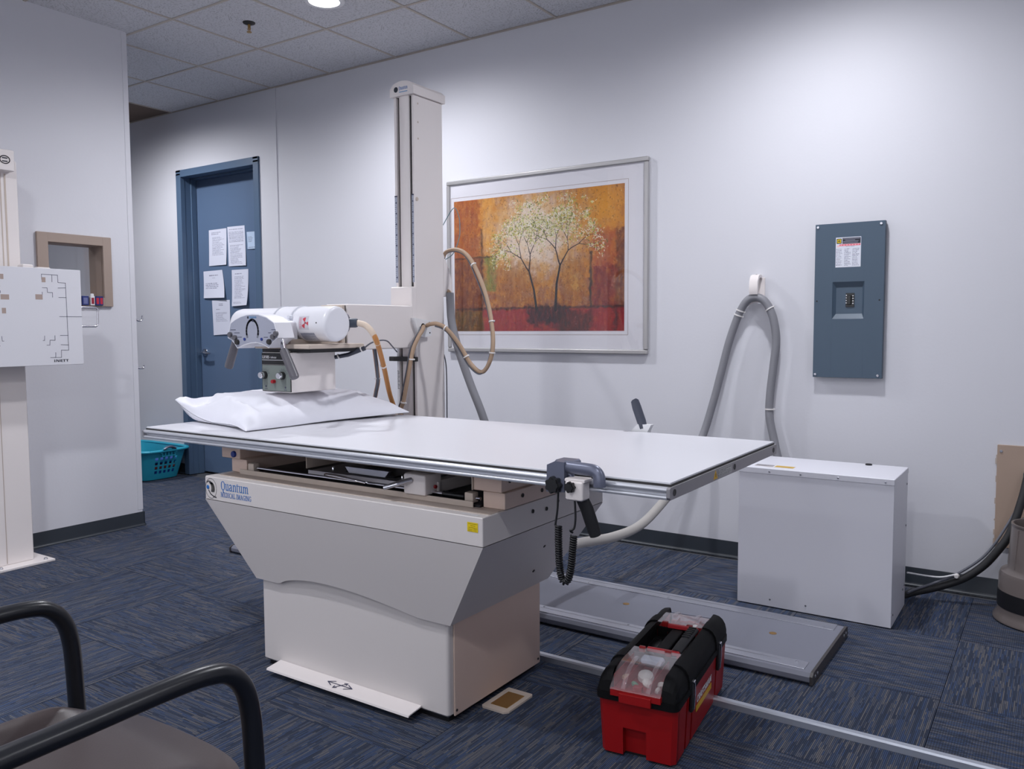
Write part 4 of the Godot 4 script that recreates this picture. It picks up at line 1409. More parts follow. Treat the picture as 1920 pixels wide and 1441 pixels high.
# ---------------------------------------------------------------- picture
func wall_picture() -> void:
	var o = thing("framed_picture", "large framed print of two slender trees on gold and red in a white mount", "picture", Vector3(0.518, 1.6, 0.0))
	var x0 = -0.176
	var x1 = 1.213
	var y0 = 1.064
	var y1 = 2.137
	var w = 0.026
	for s in [[x0, x1, y0, y0 + w], [x0, x1, y1 - w, y1], [x0, x0 + w, y0 + w, y1 - w], [x1 - w, x1, y0 + w, y1 - w]]:
		var g = G.new()
		g.box(Vector3(s[0], s[2], 0.002), Vector3(s[1], s[3], 0.030), 0.006)
		part("frame_bar", g, M.frame_silver, o)
	var mb = part("mount_board", bx(Vector3(x0 + 0.01, y0 + 0.01, 0.004), Vector3(x1 - 0.01, y1 - 0.01, 0.016)), M.mat_board, o)
	var px0 = -0.122
	var px1 = 1.068
	var py0 = 1.194
	var py1 = 2.008
	var g2 = G.new()
	var m = 0.022
	bars(g2, [Vector3(px0 - m, py0 - m, 0.016), Vector3(px1 + m, py0 - m, 0.016), Vector3(px1 + m, py1 + m, 0.016), Vector3(px0 - m, py1 + m, 0.016), Vector3(px0 - m, py0 - m, 0.016)], 0.0025, Vector3(0, 0, 1), 0.0003)
	part("mount_line", g2, M.brown_tape, mb)
	sheet(o, "print", painting(), Vector3((px0 + px1) * 0.5, (py0 + py1) * 0.5, 0.0162), Vector3((px1 - px0) * 0.5, 0, 0), Vector3(0, (py1 - py0) * 0.5, 0), 0.0004, 0.9)
	part("glazing", bx(Vector3(x0 + 0.012, y0 + 0.012, 0.0195), Vector3(x1 - 0.012, y1 - 0.012, 0.0215)), M.glass, o)

func patch(im: Image, nz: FastNoiseLite, u0: float, v0: float, u1: float, v1: float, c: Color, soft: float, k: float) -> void:
	var w = im.get_width()
	var h = im.get_height()
	for y in range(maxi(0, int((v0 - soft) * h)), mini(h, int((v1 + soft) * h))):
		for x in range(maxi(0, int((u0 - soft) * w)), mini(w, int((u1 + soft) * w))):
			var u = float(x) / w + nz.get_noise_2d(x * 1.7, y * 1.7) * soft * 0.8
			var v = float(y) / h + nz.get_noise_2d(y * 1.7 + 900.0, x * 1.7) * soft * 0.8
			var d = minf(minf(u - u0, u1 - u), minf(v - v0, v1 - v))
			var a = smoothstep(-soft * 0.5, soft * 0.5, d) * k * (0.75 + 0.5 * nz.get_noise_2d(x * 3.0 + 77.0, y * 1.1))
			if a > 0.0:
				im.set_pixel(x, y, im.get_pixel(x, y).lerp(c, clampf(a, 0.0, 1.0)))

func dab(im: Image, x: float, y: float, rx: float, ry: float, ang: float, c: Color, k: float) -> void:
	var r = int(maxf(rx, ry)) + 1
	for dy in range(-r, r + 1):
		for dx in range(-r, r + 1):
			var px = int(x) + dx
			var py = int(y) + dy
			if px < 0 or py < 0 or px >= im.get_width() or py >= im.get_height():
				continue
			var q = Vector2(px + 0.5 - x, py + 0.5 - y).rotated(-ang)
			var d = pow(q.x / rx, 2.0) + pow(q.y / ry, 2.0)
			if d < 1.0:
				im.set_pixel(px, py, im.get_pixel(px, py).lerp(c, k * minf(1.0, (1.0 - d) * 2.0)))

func limb(im: Image, p: Vector2, q: Vector2, w0: float, w1: float, c: Color) -> void:
	var n = int(p.distance_to(q)) + 1
	for i in n + 1:
		var t = float(i) / n
		var s = p.lerp(q, t)
		var w = maxf(lerpf(w0, w1, t), 0.55)
		dab(im, s.x, s.y, w + 0.35, w + 0.35, 0.0, c, 0.85)

func branch(im: Image, r: RandomNumberGenerator, p: Vector2, ang: float, l: float, w: float, depth: int, tips: Array) -> void:
	var q = p
	var a = ang
	for s in 3:
		var nx = q + Vector2(cos(a), sin(a)) * l / 3.0
		limb(im, q, nx, w * (1.0 - s * 0.12), w * (0.88 - s * 0.12), rgb(52, 44, 46))
		q = nx
		a += r.randf_range(-0.16, 0.16)
	if depth <= 0:
		tips.append(q)
		return
	if depth < 3:
		tips.append(q)
	var sp = r.randf_range(0.32, 0.5)
	branch(im, r, q, a - sp, l * r.randf_range(0.70, 0.85), w * 0.62, depth - 1, tips)
	branch(im, r, q, a + sp * r.randf_range(0.8, 1.15), l * r.randf_range(0.70, 0.85), w * 0.62, depth - 1, tips)

func painting() -> Image:
	var w = 768
	var h = 526
	var im = Image.create(w, h, false, Image.FORMAT_RGB8)
	var nz = FastNoiseLite.new()
	nz.seed = 5
	nz.frequency = 0.017
	nz.fractal_octaves = 6
	var streak = FastNoiseLite.new()
	streak.seed = 8
	streak.frequency = 0.03
	streak.fractal_octaves = 4
	var gold = rgb(196, 138, 62)
	var ochre = rgb(150, 88, 40)
	var pale = rgb(226, 212, 200)
	var straw = rgb(226, 176, 96)
	for y in h:
		for x in w:
			var u = float(x) / w
			var v = float(y) / h
			var n1 = nz.get_noise_2d(x, y)
			var n2 = streak.get_noise_2d(x * 1.6, y * 0.35)
			var c = gold.lerp(ochre, clampf(0.35 + n1 * 1.6 + n2 * 0.9 + (v - 0.5) * 0.6, 0.0, 1.35))
			var glow = exp(-(pow((u - 0.50) / 0.24, 2.0) + pow((v - 0.30) / 0.30, 2.0)))
			c = c.lerp(pale, clampf(glow * 1.15 + n1 * 0.5, 0.0, 0.92))
			var yl = exp(-(pow((u - 0.90) / 0.13, 2.0) + pow((v - 0.14) / 0.22, 2.0)))
			c = c.lerp(rgb(214, 156, 48), clampf(yl * 0.8 + n2 * 0.3, 0.0, 0.85) * yl)
			im.set_pixel(x, y, c)
	patch(im, nz, -0.1, -0.1, 0.165, 0.46, rgb(158, 84, 30), 0.03, 0.75)
	patch(im, nz, 0.175, -0.1, 0.26, 0.42, straw, 0.06, 0.6)
	patch(im, nz, -0.1, 0.45, 0.19, 0.84, rgb(108, 58, 34), 0.035, 0.8)
	patch(im, nz, 0.20, 0.44, 0.265, 0.70, rgb(116, 134, 62), 0.03, 0.85)
	patch(im, nz, 0.27, 0.50, 0.50, 0.82, rgb(150, 98, 44), 0.08, 0.6)
	patch(im, nz, 0.66, 0.48, 0.80, 0.80, rgb(160, 108, 44), 0.08, 0.6)
	patch(im, nz, 0.72, 0.58, 0.755, 0.70, rgb(226, 196, 120), 0.05, 0.6)
	patch(im, nz, 0.835, 0.30, 0.96, 0.56, rgb(170, 84, 46), 0.06, 0.7)
	patch(im, nz, 0.83, 0.54, 0.96, 0.85, rgb(118, 34, 40), 0.04, 0.85)
	patch(im, nz, 0.955, 0.30, 1.1, 0.9, rgb(92, 52, 44), 0.03, 0.75)
	patch(im, nz, 0.815, 0.44, 0.826, 0.86, rgb(34, 36, 30), 0.012, 0.9)
	patch(im, nz, 0.172, 0.22, 0.186, 0.84, rgb(50, 34, 28), 0.012, 0.6)
	patch(im, nz, 0.0, 0.432, 0.28, 0.446, rgb(60, 44, 32), 0.012, 0.7)
	patch(im, nz, -0.1, 0.84, 0.19, 1.1, rgb(92, 76, 42), 0.03, 0.9)
	patch(im, nz, 0.19, 0.835, 1.1, 1.1, rgb(150, 24, 44), 0.03, 0.95)
	patch(im, nz, 0.47, 0.82, 0.69, 0.95, rgb(44, 28, 38), 0.06, 0.9)
	patch(im, nz, 0.64, 0.86, 0.83, 1.1, rgb(72, 42, 30), 0.05, 0.85)
	patch(im, nz, 0.945, 0.84, 0.965, 1.1, rgb(60, 22, 40), 0.02, 0.8)
	patch(im, nz, 0.0, 0.822, 1.0, 0.838, rgb(52, 32, 30), 0.014, 0.75)
	# scratches and speckle of paint
	var r = RandomNumberGenerator.new()
	r.seed = 31
	for i in 4200:
		var x = r.randf() * w
		var y = r.randf() * h
		var c = im.get_pixel(int(x), int(y))
		dab(im, x, y, r.randf_range(1.0, 5.0), r.randf_range(0.8, 1.8), r.randf_range(-1.6, 1.6), c.lightened(0.32) if r.randf() < 0.45 else c.darkened(0.38), 0.6)
	# two trees
	var tips = []
	limb(im, Vector2(0.515 * w, 0.84 * h), Vector2(0.500 * w, 0.70 * h), 5.5, 4.2, rgb(44, 36, 38))
	limb(im, Vector2(0.500 * w, 0.70 * h), Vector2(0.472 * w, 0.565 * h), 4.2, 3.2, rgb(44, 36, 38))
	branch(im, r, Vector2(0.472 * w, 0.565 * h), -2.25, 64.0, 2.6, 4, tips)
	branch(im, r, Vector2(0.472 * w, 0.565 * h), -1.52, 66.0, 2.6, 4, tips)
	limb(im, Vector2(0.625 * w, 0.85 * h), Vector2(0.632 * w, 0.66 * h), 6.0, 4.6, rgb(44, 36, 38))
	limb(im, Vector2(0.632 * w, 0.66 * h), Vector2(0.652 * w, 0.53 * h), 4.6, 3.4, rgb(44, 36, 38))
	branch(im, r, Vector2(0.652 * w, 0.53 * h), -1.95, 66.0, 2.8, 4, tips)
	branch(im, r, Vector2(0.652 * w, 0.53 * h), -1.02, 64.0, 2.8, 4, tips)
	# fuller crowns between the twigs
	for c in [[0.335, 0.34, 0.085, 0.13], [0.42, 0.19, 0.11, 0.15], [0.50, 0.12, 0.10, 0.11], [0.52, 0.27, 0.09, 0.13], [0.62, 0.12, 0.11, 0.11], [0.66, 0.26, 0.10, 0.13], [0.74, 0.13, 0.10, 0.12], [0.78, 0.27, 0.07, 0.12], [0.30, 0.46, 0.06, 0.09]]:
		for k in 16:
			var a = r.randf() * TAU
			var d = sqrt(r.randf())
			tips.append(Vector2((c[0] + cos(a) * d * c[2]) * w, (c[1] + sin(a) * d * c[3]) * h))
	var leaf = [rgb(172, 180, 104), rgb(224, 218, 206), rgb(214, 202, 186), rgb(104, 112, 58), rgb(188, 176, 84), rgb(206, 206, 150), rgb(230, 226, 222)]
	for p in tips:
		for k in 13:
			var a = r.randf() * TAU
			var d = r.randf_range(0.0, 20.0)
			dab(im, p.x + cos(a) * d * 1.2, p.y + sin(a) * d, r.randf_range(3.0, 6.5), r.randf_range(1.3, 2.4), r.randf() * PI, leaf[r.randi_range(0, 6)], 0.8)
	for y in h:
		for x in w:
			var q = im.get_pixel(x, y)
			im.set_pixel(x, y, Color(clampf((q.r - 0.5) * 1.14 + 0.475, 0, 1), clampf((q.g - 0.5) * 1.16 + 0.46, 0, 1), clampf((q.b - 0.5) * 1.14 + 0.455, 0, 1)))
	return im

# ---------------------------------------------------------------- breaker panel
func breaker_panel() -> void:
	var o = thing("breaker_panel", "grey-blue steel breaker panel with a printed label and a recessed switch on the wall", "electrical panel", Vector3(2.252, 1.33, 0))
	var x0 = 2.096
	var x1 = 2.408
	var y0 = 0.968
	var y1 = 1.702
	var zf = 0.040
	var rx0 = 2.180
	var rx1 = 2.322
	var ry0 = 1.249
	var ry1 = 1.424
	part("back_box", bx(Vector3(x0 + 0.012, y0 + 0.012, 0.0), Vector3(x1 - 0.006, y1 - 0.012, 0.019)), M.dark, o)
	var g = G.new()
	g.box(Vector3(x0, y0, 0.033), Vector3(rx0, y1, zf), 0.001)
	g.box(Vector3(rx1, y0, 0.033), Vector3(x1, y1, zf), 0.001)
	g.box(Vector3(rx0 - 0.001, y0, 0.033), Vector3(rx1 + 0.001, ry0, zf), 0.001)
	g.box(Vector3(rx0 - 0.001, ry1, 0.033), Vector3(rx1 + 0.001, y1, zf), 0.001)
	g.box(Vector3(x1 - 0.005, y0, 0.008), Vector3(x1, y1, 0.0345), 0.001)
	g.box(Vector3(x0, y0, 0.010), Vector3(x1, y0 + 0.005, 0.0345), 0.001)
	# pressed recess with sloping sides
	var d = 0.016
	var ix0 = rx0 + 0.014
	var ix1 = rx1 - 0.010
	var iy0 = ry0 + 0.024
	var iy1 = ry1 - 0.024
	var zo = zf - 0.0005
	var A = [Vector3(rx0, ry0, zo), Vector3(rx1, ry0, zo), Vector3(rx1, ry1, zo), Vector3(rx0, ry1, zo)]
	var B = [Vector3(ix0, iy0, zo - d), Vector3(ix1, iy0, zo - d), Vector3(ix1, iy1, zo - d), Vector3(ix0, iy1, zo - d)]
	for i in 4:
		var j = (i + 1) % 4
		var nn: Vector3 = (A[j] - A[i]).cross(B[i] - A[i]).normalized()
		if nn.z < 0.0:
			nn = -nn
		g.quad(A[i], A[j], B[j], B[i], nn)
	g.quad(B[0], B[1], B[2], B[3], Vector3(0, 0, 1))
	var cv = part("cover", g, M.panel_blue, o)
	g = G.new()
	g.box(Vector3(2.238, 1.305, 0.022), Vector3(2.277, 1.371, 0.0275), 0.001)
	g.box(Vector3(2.244, 1.315, 0.027), Vector3(2.264, 1.360, 0.036), 0.003)
	var sw = part("breaker_switch", g, M.black_gloss, o)
	g = G.new()
	for k in 4:
		g.box(Vector3(2.239, 1.322 + k * 0.012, 0.0272), Vector3(2.243, 1.327 + k * 0.012, 0.0278))
		g.box(Vector3(2.268, 1.320 + k * 0.012, 0.0272), Vector3(2.274, 1.324 + k * 0.012, 0.0278))
	part("switch_print", g, M.white_plastic, sw)
	for p in [[x0 + 0.012, y1 - 0.014], [x1 - 0.018, y1 - 0.014], [x0 + 0.012, y0 + 0.014], [x1 - 0.018, y0 + 0.014]]:
		part("cover_screw", disc(Vector3(p[0], p[1], zf), Vector3(0, 0, 1), 0.0075, 0.005, 16, 0.6), M.chrome, o)
	for p in [[x0 + 0.013, 1.335], [x1 - 0.018, 1.335]]:
		part("cover_hole", disc(Vector3(p[0], p[1], zf), Vector3(0, 0, 1), 0.004, 0.0006, 12), M.black, cv)
	var im = print_image(160, 196, rgb(218, 220, 230), [[0.02, 0.36, 0.30, 0.94, 12, true], [0.35, 0.36, 0.62, 0.96, 14, true], [0.67, 0.36, 0.96, 0.96, 13, true], [0.4, 0.29, 0.75, 0.33, 1, false]], 61)
	im.fill_rect(Rect2i(5, 8, 32, 33), rgb(24, 24, 22))
	im.fill_rect(Rect2i(9, 12, 24, 24), rgb(214, 186, 20))
	im.fill_rect(Rect2i(13, 22, 16, 4), rgb(40, 36, 10))
	im.fill_rect(Rect2i(19, 16, 4, 16), rgb(40, 36, 10))
	im.fill_rect(Rect2i(42, 5, 115, 38), rgb(32, 32, 46))
	for k in 4:
		im.fill_rect(Rect2i(46 + (14 if k == 1 else 0), 10 + k * 8, 106 - (40 if k == 1 else 0) - k * 4, 3), rgb(150, 150, 165))
	im.fill_rect(Rect2i(24, 45, 132, 12), rgb(222, 100, 116))
	for k in 7:
		im.fill_rect(Rect2i(30 + k * 18, 49, 10, 4), rgb(240, 190, 196))
	im.fill_rect(Rect2i(8, 50, 16, 14), rgb(236, 190, 194))
	sheet(cv, "printed_label", im, Vector3(2.2475, 1.564, zf), Vector3(0.0565, 0, 0), Vector3(0, 0.0705, 0), 0.0006, 0.45)

# ---------------------------------------------------------------- hoses and cables
func ribbed(p: Array, r: float, k := 8) -> Array:
	var q = G.even(G.smooth(p, k), 0.0035)
	var rr = []
	for i in q.size():
		rr.append(r * (1.0 if i % 2 == 0 else 0.935))
	return [q, rr]

func ties(parent: Node, at: Array, r: float) -> void:
	for a in at:
		var p: Vector3 = a[0]
		var d: Vector3 = Vector3(a[1]).normalized()
		var g = G.new()
		g.tube([p - d * 0.003, p + d * 0.003], r, 14)
		var s = d.cross(Vector3(0, 0, 1)).normalized()
		if s.length() < 0.1:
			s = Vector3.RIGHT
		g.box(p + s * r - Vector3(0.004, 0.003, 0.004), p + s * r + Vector3(0.004, 0.003, 0.004), 0.001)
		part("cable_tie", g, M.tie, parent)

func beside(p: Array, off: Vector3, wob: float) -> Array:
	var q = []
	for i in p.size():
		q.append(Vector3(p[i]) + off + Vector3(sin(i * 2.1), 0, cos(i * 1.7)) * wob)
	return q

func hoses_and_cables() -> void:
	# orange cable from the tube head
	var a = [Vector3(0.765, 1.236, 1.802), Vector3(0.80, 1.226, 1.79), Vector3(0.828, 1.195, 1.78), Vector3(0.826, 1.150, 1.75), Vector3(0.725, 1.046, 1.605), Vector3(0.622, 0.925, 1.46), Vector3(0.590, 0.82, 1.385), Vector3(0.59, 0.6, 1.34), Vector3(0.62, 0.3, 1.30), Vector3(0.66, 0.10, 1.27)]
	var o = solo("high_voltage_cable", tb(a, 0.0105, 14, 8), M.orange_cable, "thick orange cable hanging from the right end of the white tube head", "cable", "cables of the tube stand")
	part("cable_sleeve", tb(a.slice(0, 4), 0.0122, 14, 8), std(rgb(214, 196, 178), 0.6), o)
	part("signal_wire", tb(beside(a.slice(3), Vector3(-0.012, 0.0, -0.008), 0.004), 0.004, 8, 8), M.grey_wire, o)
	ties(o, [[Vector3(0.735, 1.058, 1.62), Vector3(-0.65, -0.75, -0.8)]], 0.0145)
	# second orange cable, behind the arm
	var b = [Vector3(0.47, 1.16, 1.40), Vector3(0.478, 1.12, 1.40), Vector3(0.492, 1.03, 1.40), Vector3(0.497, 0.972, 1.40), Vector3(0.482, 0.913, 1.40), Vector3(0.46, 0.84, 1.39), Vector3(0.45, 0.6, 1.37), Vector3(0.45, 0.2, 1.33), Vector3(0.46, 0.10, 1.33)]
	o = solo("high_voltage_cable", tb(b, 0.0095, 14, 8), M.orange_cable, "orange cable taped to a dark one, hanging below the arm left of the column", "cable", "cables of the tube stand")
	part("signal_wire", tb(beside(b, Vector3(0.011, 0, 0.012), 0.002), 0.0075, 8, 8), M.grey_wire, o)
	ties(o, [[Vector3(0.50, 0.985, 1.405), Vector3(0, 1, 0)]], 0.0155)
	# beige cable from the bracket down to the table
	var c = [Vector3(0.605, 1.222, 1.20), Vector3(0.628, 1.205, 1.235), Vector3(0.636, 1.172, 1.275), Vector3(0.624, 1.112, 1.30), Vector3(0.613, 1.005, 1.32), Vector3(0.590, 0.88, 1.33), Vector3(0.572, 0.81, 1.33), Vector3(0.56, 0.5, 1.31), Vector3(0.56, 0.11, 1.28)]
	o = solo("control_cable", tb(c, 0.0095, 14, 8), M.beige_cable, "beige cable running down the column front from the white bracket", "cable", "cables of the tube stand")
	part("signal_wire", tb(beside(c, Vector3(-0.013, 0.002, 0.004), 0.004), 0.0036, 8, 8), M.grey_wire, o)
	ties(o, [[Vector3(0.622, 1.072, 1.307), Vector3(0.1, 1, 0)], [Vector3(0.5885, 0.873, 1.331), Vector3(0.2, 1, 0)]], 0.0135)
	# beige cable looping from the bracket up to the duct
	var d = [Vector3(0.604, 1.226, 1.175), Vector3(0.64, 1.2335, 1.185), Vector3(0.68, 1.233, 1.188), Vector3(0.721, 1.211, 1.172), Vector3(0.765, 1.139, 1.135), Vector3(0.815, 1.046, 1.11), Vector3(0.872, 1.010, 1.10), Vector3(0.918, 1.075, 1.095), Vector3(0.920, 1.176, 1.08), Vector3(0.866, 1.325, 1.04), Vector3(0.783, 1.466, 1.0), Vector3(0.700, 1.562, 0.975), Vector3(0.627, 1.597, 0.965), Vector3(0.565, 1.588, 0.97), Vector3(0.545, 1.56, 0.97)]
	o = solo("control_cable", tb(d, 0.0098, 14, 8), M.beige_cable, "beige cable looping out in front of the picture from the column back", "cable", "cables of the tube stand")
	part("signal_wire", tb(beside(d.slice(2), Vector3(-0.010, -0.009, 0.002), 0.005), 0.0036, 8, 8), M.grey_wire, o)
	ties(o, [[Vector3(0.715, 1.214, 1.175), Vector3(1, -0.6, -0.3)], [Vector3(0.796, 1.082, 1.12), Vector3(0.5, -1, -0.2)], [Vector3(0.9215, 1.10, 1.093), Vector3(0.1, 1, 0)], [Vector3(0.900, 1.243, 1.062), Vector3(-0.3, 1, -0.2)], [Vector3(0.742, 1.515, 0.987), Vector3(-0.7, 0.8, -0.2)]], 0.0138)
	# thin blue wire by the column's upper back edge
	solo("thin_wire", tb([Vector3(0.545, 1.72, 0.97), Vector3(0.60, 1.80, 0.955), Vector3(0.628, 1.76, 0.95), Vector3(0.634, 1.70, 0.95), Vector3(0.628, 1.65, 0.95), Vector3(0.60, 1.58, 0.96), Vector3(0.56, 1.55, 0.975)], 0.0022, 8, 8), std(rgb(104, 132, 140), 0.5), "thin blue-grey wire bowed out from the upper back edge of the column", "wire")
	solo("thin_wire", tb([Vector3(0.560, 1.10, 1.002), Vector3(0.574, 1.06, 1.0), Vector3(0.582, 0.98, 1.0), Vector3(0.582, 0.7, 1.0), Vector3(0.575, 0.3, 0.99), Vector3(0.57, 0.13, 0.97)], 0.003, 8, 8), M.grey_wire, "dark wire running straight down the right edge of the white column", "wire")
	# ribbed hose from the duct behind the column
	var e = [Vector3(0.588, 1.385, 0.975), Vector3(0.594, 1.34, 0.98), Vector3(0.602, 1.27, 0.985), Vector3(0.620, 1.20, 0.99), Vector3(0.650, 1.12, 0.995), Vector3(0.688, 1.035, 1.0), Vector3(0.735, 0.925, 0.998), Vector3(0.785, 0.80, 0.985), Vector3(0.84, 0.6, 0.95), Vector3(0.88, 0.35, 0.88), Vector3(0.89, 0.15, 0.78), Vector3(0.90, 0.045, 0.66), Vector3(1.0, 0.026, 0.6)]
	var rb = ribbed(e, 0.0205)
	var g = G.new()
	g.tube(rb[0], rb[1], 18)
	o = solo("cable_hose", g, M.hose_grey, "grey ribbed hose hanging from the back of the tall column behind the table", "hose", "grey ribbed hoses")
	part("cable_stub", tb([Vector3(0.565, 1.40, 0.975), Vector3(0.585, 1.385, 0.975), Vector3(0.594, 1.345, 0.98)], 0.011, 12, 6), M.beige_cable, o)
	# ribbed hose over the wall hook, down behind the table and across to the pedestal
	var f = [Vector3(1.965, 0.30, 0.17), Vector3(1.955, 0.50, 0.085), Vector3(1.925, 0.625, 0.06), Vector3(1.893, 0.76, 0.05), Vector3(1.893, 0.87, 0.048), Vector3(1.908, 1.02, 0.048), Vector3(1.919, 1.14, 0.048), Vector3(1.908, 1.235, 0.05), Vector3(1.884, 1.305, 0.052), Vector3(1.852, 1.348, 0.055), Vector3(1.812, 1.362, 0.056), Vector3(1.772, 1.345, 0.055), Vector3(1.738, 1.295, 0.052), Vector3(1.705, 1.215, 0.05), Vector3(1.675, 1.12, 0.05), Vector3(1.642, 0.985, 0.052), Vector3(1.606, 0.835, 0.06), Vector3(1.562, 0.655, 0.09), Vector3(1.523, 0.495, 0.19)]
	rb = ribbed(f, 0.0205)
	g = G.new()
	g.tube(rb[0], rb[1], 18)
	o = solo("cable_hose", g, M.hose_grey, "grey ribbed hose looped over the cream wall hook beside the breaker panel", "hose", "grey ribbed hoses")
	var f2 = [Vector3(1.530, 0.525, 0.165), Vector3(1.516, 0.465, 0.215), Vector3(1.459, 0.336, 0.36), Vector3(1.443, 0.262, 0.60), Vector3(1.428, 0.258, 0.86), Vector3(1.412, 0.292, 1.15), Vector3(1.44, 0.325, 1.42), Vector3(1.42, 0.345, 1.70)]
	part("smooth_tail", tb(f2, 0.0222, 18, 8), M.hose_light, o, "smooth paler lower end of the hose")
	ties(o, [[Vector3(1.738, 1.295, 0.052), Vector3(0.35, 0.9, 0)], [Vector3(1.886, 1.302, 0.052), Vector3(-0.5, 0.8, 0)], [Vector3(1.7275, 1.272, 0.051), Vector3(0.35, 0.9, 0)], [Vector3(1.8925, 0.80, 0.0495), Vector3(0, 1, 0)]], 0.0235)
	# hook
	var hk = thing("hose_hook", "cream plastic hook on the wall holding the looped grey hose", "hook", Vector3(1.81, 1.36, 0))
	g = G.new()
	g.box(Vector3(1.776, 1.352, 0.0), Vector3(1.846, 1.462, 0.006), 0.002)
	g.prism(PackedVector2Array([Vector2(0.004, 1.455), Vector2(0.030, 1.462), Vector2(0.052, 1.455), Vector2(0.066, 1.43), Vector2(0.074, 1.38), Vector2(0.080, 1.375), Vector2(0.086, 1.395), Vector2(0.082, 1.44), Vector2(0.064, 1.468), Vector2(0.034, 1.476), Vector2(0.004, 1.470)]), -1.790, -1.832, Transform3D(Basis(Vector3(0, 0, 1), Vector3(0, 1, 0), Vector3(-1, 0, 0)), Vector3.ZERO), 0.6)
	part("hook_body", g, M.cream, hk)
	g = G.new()
	var sad = []
	for k in 11:
		var t = lerpf(-1.0, 1.0, k / 10.0)
		sad.append(Vector3(1.812 + t * 0.062, 1.338 - t * t * 0.028 + 0.002, 0.024))
	g.tube(sad, 0.012, 10, Vector2(0.4, 1.6))
	part("saddle", g, M.cream, hk)
	part("hook_screw", disc(Vector3(1.81, 1.4755, 0.03), Vector3(0, 1, 0.2), 0.005, 0.002, 12), M.dark, hk)
	# black mains cable from the wall plate to the cabinet
	var q = [Vector3(3.005, 0.56, 0.016), Vector3(3.0, 0.553, 0.05), Vector3(2.985, 0.47, 0.085), Vector3(2.948, 0.33, 0.13), Vector3(2.902, 0.245, 0.15), Vector3(2.848, 0.172, 0.165), Vector3(2.771, 0.108, 0.18), Vector3(2.671, 0.060, 0.20), Vector3(2.60, 0.040, 0.24), Vector3(2.55, 0.032, 0.31)]
	o = solo("mains_cable", tb(q, 0.0165, 16, 8), M.black_rubber, "thick black mains cable curving from the tan wall plate to the white cabinet", "cable")
	part("side_wire", tb([Vector3(3.0, 0.50, 0.03), Vector3(2.93, 0.345, 0.10), Vector3(2.86, 0.225, 0.15), Vector3(2.76, 0.136, 0.19), Vector3(2.67, 0.085, 0.215), Vector3(2.60, 0.055, 0.26), Vector3(2.58, 0.05, 0.30)], 0.0055, 10, 8), M.grey_wire, o)
	part("white_wire", tb([Vector3(2.76, 0.137, 0.20), Vector3(2.70, 0.116, 0.21), Vector3(2.64, 0.115, 0.22), Vector3(2.575, 0.136, 0.29)], 0.004, 8, 8), M.white_plastic, o)
	part("cable_knot", disc(Vector3(2.758, 0.129, 0.20), Vector3(0, 0, 1), 0.011, 0.018, 14, 0.7), M.tie, o)
	part("plug", bx(Vector3(2.985, 0.535, 0.010), Vector3(3.045, 0.585, 0.062), 0.008), std(rgb(40, 62, 72), 0.5), o)
	# more of the tangle by the bin: a green-sheathed end
	part("green_lead", tb([Vector3(3.05, 0.40, 0.02), Vector3(3.02, 0.38, 0.045), Vector3(2.99, 0.375, 0.04), Vector3(3.03, 0.35, 0.035)], 0.006, 10, 8), std(rgb(36, 82, 86), 0.5), o)

# ---------------------------------------------------------------- pillow
func pillow() -> void:
	# corner pins of the case, then a bulged sheet between them
	var A = Vector3(0.655, 0.842, 2.265)
	var B = Vector3(0.775, 0.853, 1.505)
	var C = Vector3(0.10, 0.935, 2.175)
	var D = Vector3(0.16, 0.93, 1.52)
	var nz = FastNoiseLite.new()
	nz.seed = 12
	nz.frequency = 2.6
	nz.fractal_octaves = 3
	var fine = FastNoiseLite.new()
	fine.seed = 4
	fine.frequency = 7.0
	fine.fractal_octaves = 3
	var f = func(u: float, v: float, s: float) -> Vector3:
		var p = C.lerp(D, v).lerp(A.lerp(B, v), u)
		# edges draw in between the corners
		var eu = sin(PI * u)
		var ev = sin(PI * v)
		var c = (A + B + C + D) * 0.25
		var pull = 0.035 * (1.0 - eu) * ev + 0.03 * (1.0 - ev) * eu
		p += (Vector3(c.x, p.y, c.z) - p).normalized() * pull
		var k = pow(eu, 0.6) * pow(ev, 0.42)
		var base = 0.8405
		var w = smoothstep(0.0, 0.55, 1.0 - k)
		var rid = (0.5 - absf(nz.get_noise_3d(p.x * 1.0, p.z * 1.6, s * 3.0))) * 0.036 * (1.0 + 1.2 * smoothstep(0.45, 0.0, v)) + fine.get_noise_3d(p.x, p.z, s) * 0.010
		var thick = 0.130
		var top = base + 0.012 + thick * k + rid * w * sqrt(maxf(k, 0.0)) * 1.6
		var rim = lerpf(base + 0.010, p.y, (1.0 - eu) * 0.9)
		if u > 0.5:
			rim = lerpf(base + 0.010, maxf(p.y, base + 0.004), 1.0 - eu)
		var edge = lerpf(rim, base + 0.012, smoothstep(0.0, 0.35, k))
		if s > 0.0:
			p.y = edge + (top - base - 0.012)
			if p.y > 0.935:
				p.y = 0.935 + 0.030 * tanh((p.y - 0.935) / 0.030)
		else:
			p.y = maxf(base, lerpf(edge - 0.0015, base, smoothstep(0.0, 0.5, k)))
		if p.y < base:
			p.y = base
		return p
	var us = []
	var vs = []
	for i in 65:
		us.append(0.5 - 0.5 * cos(PI * i / 64.0))
	for i in 73:
		vs.append(0.5 - 0.5 * cos(PI * i / 72.0))
	var g = G.new()
	g.grid(func(u, v): return f.call(u, v, 1.0), us, vs, func(p): return p - Vector3.UP)
	g.grid(func(u, v): return f.call(u, v, -1.0), us, vs, func(p): return p + Vector3.UP)
	solo("pillow", g, M.pillow, "crumpled white pillow lying across the head end of the table", "pillow")

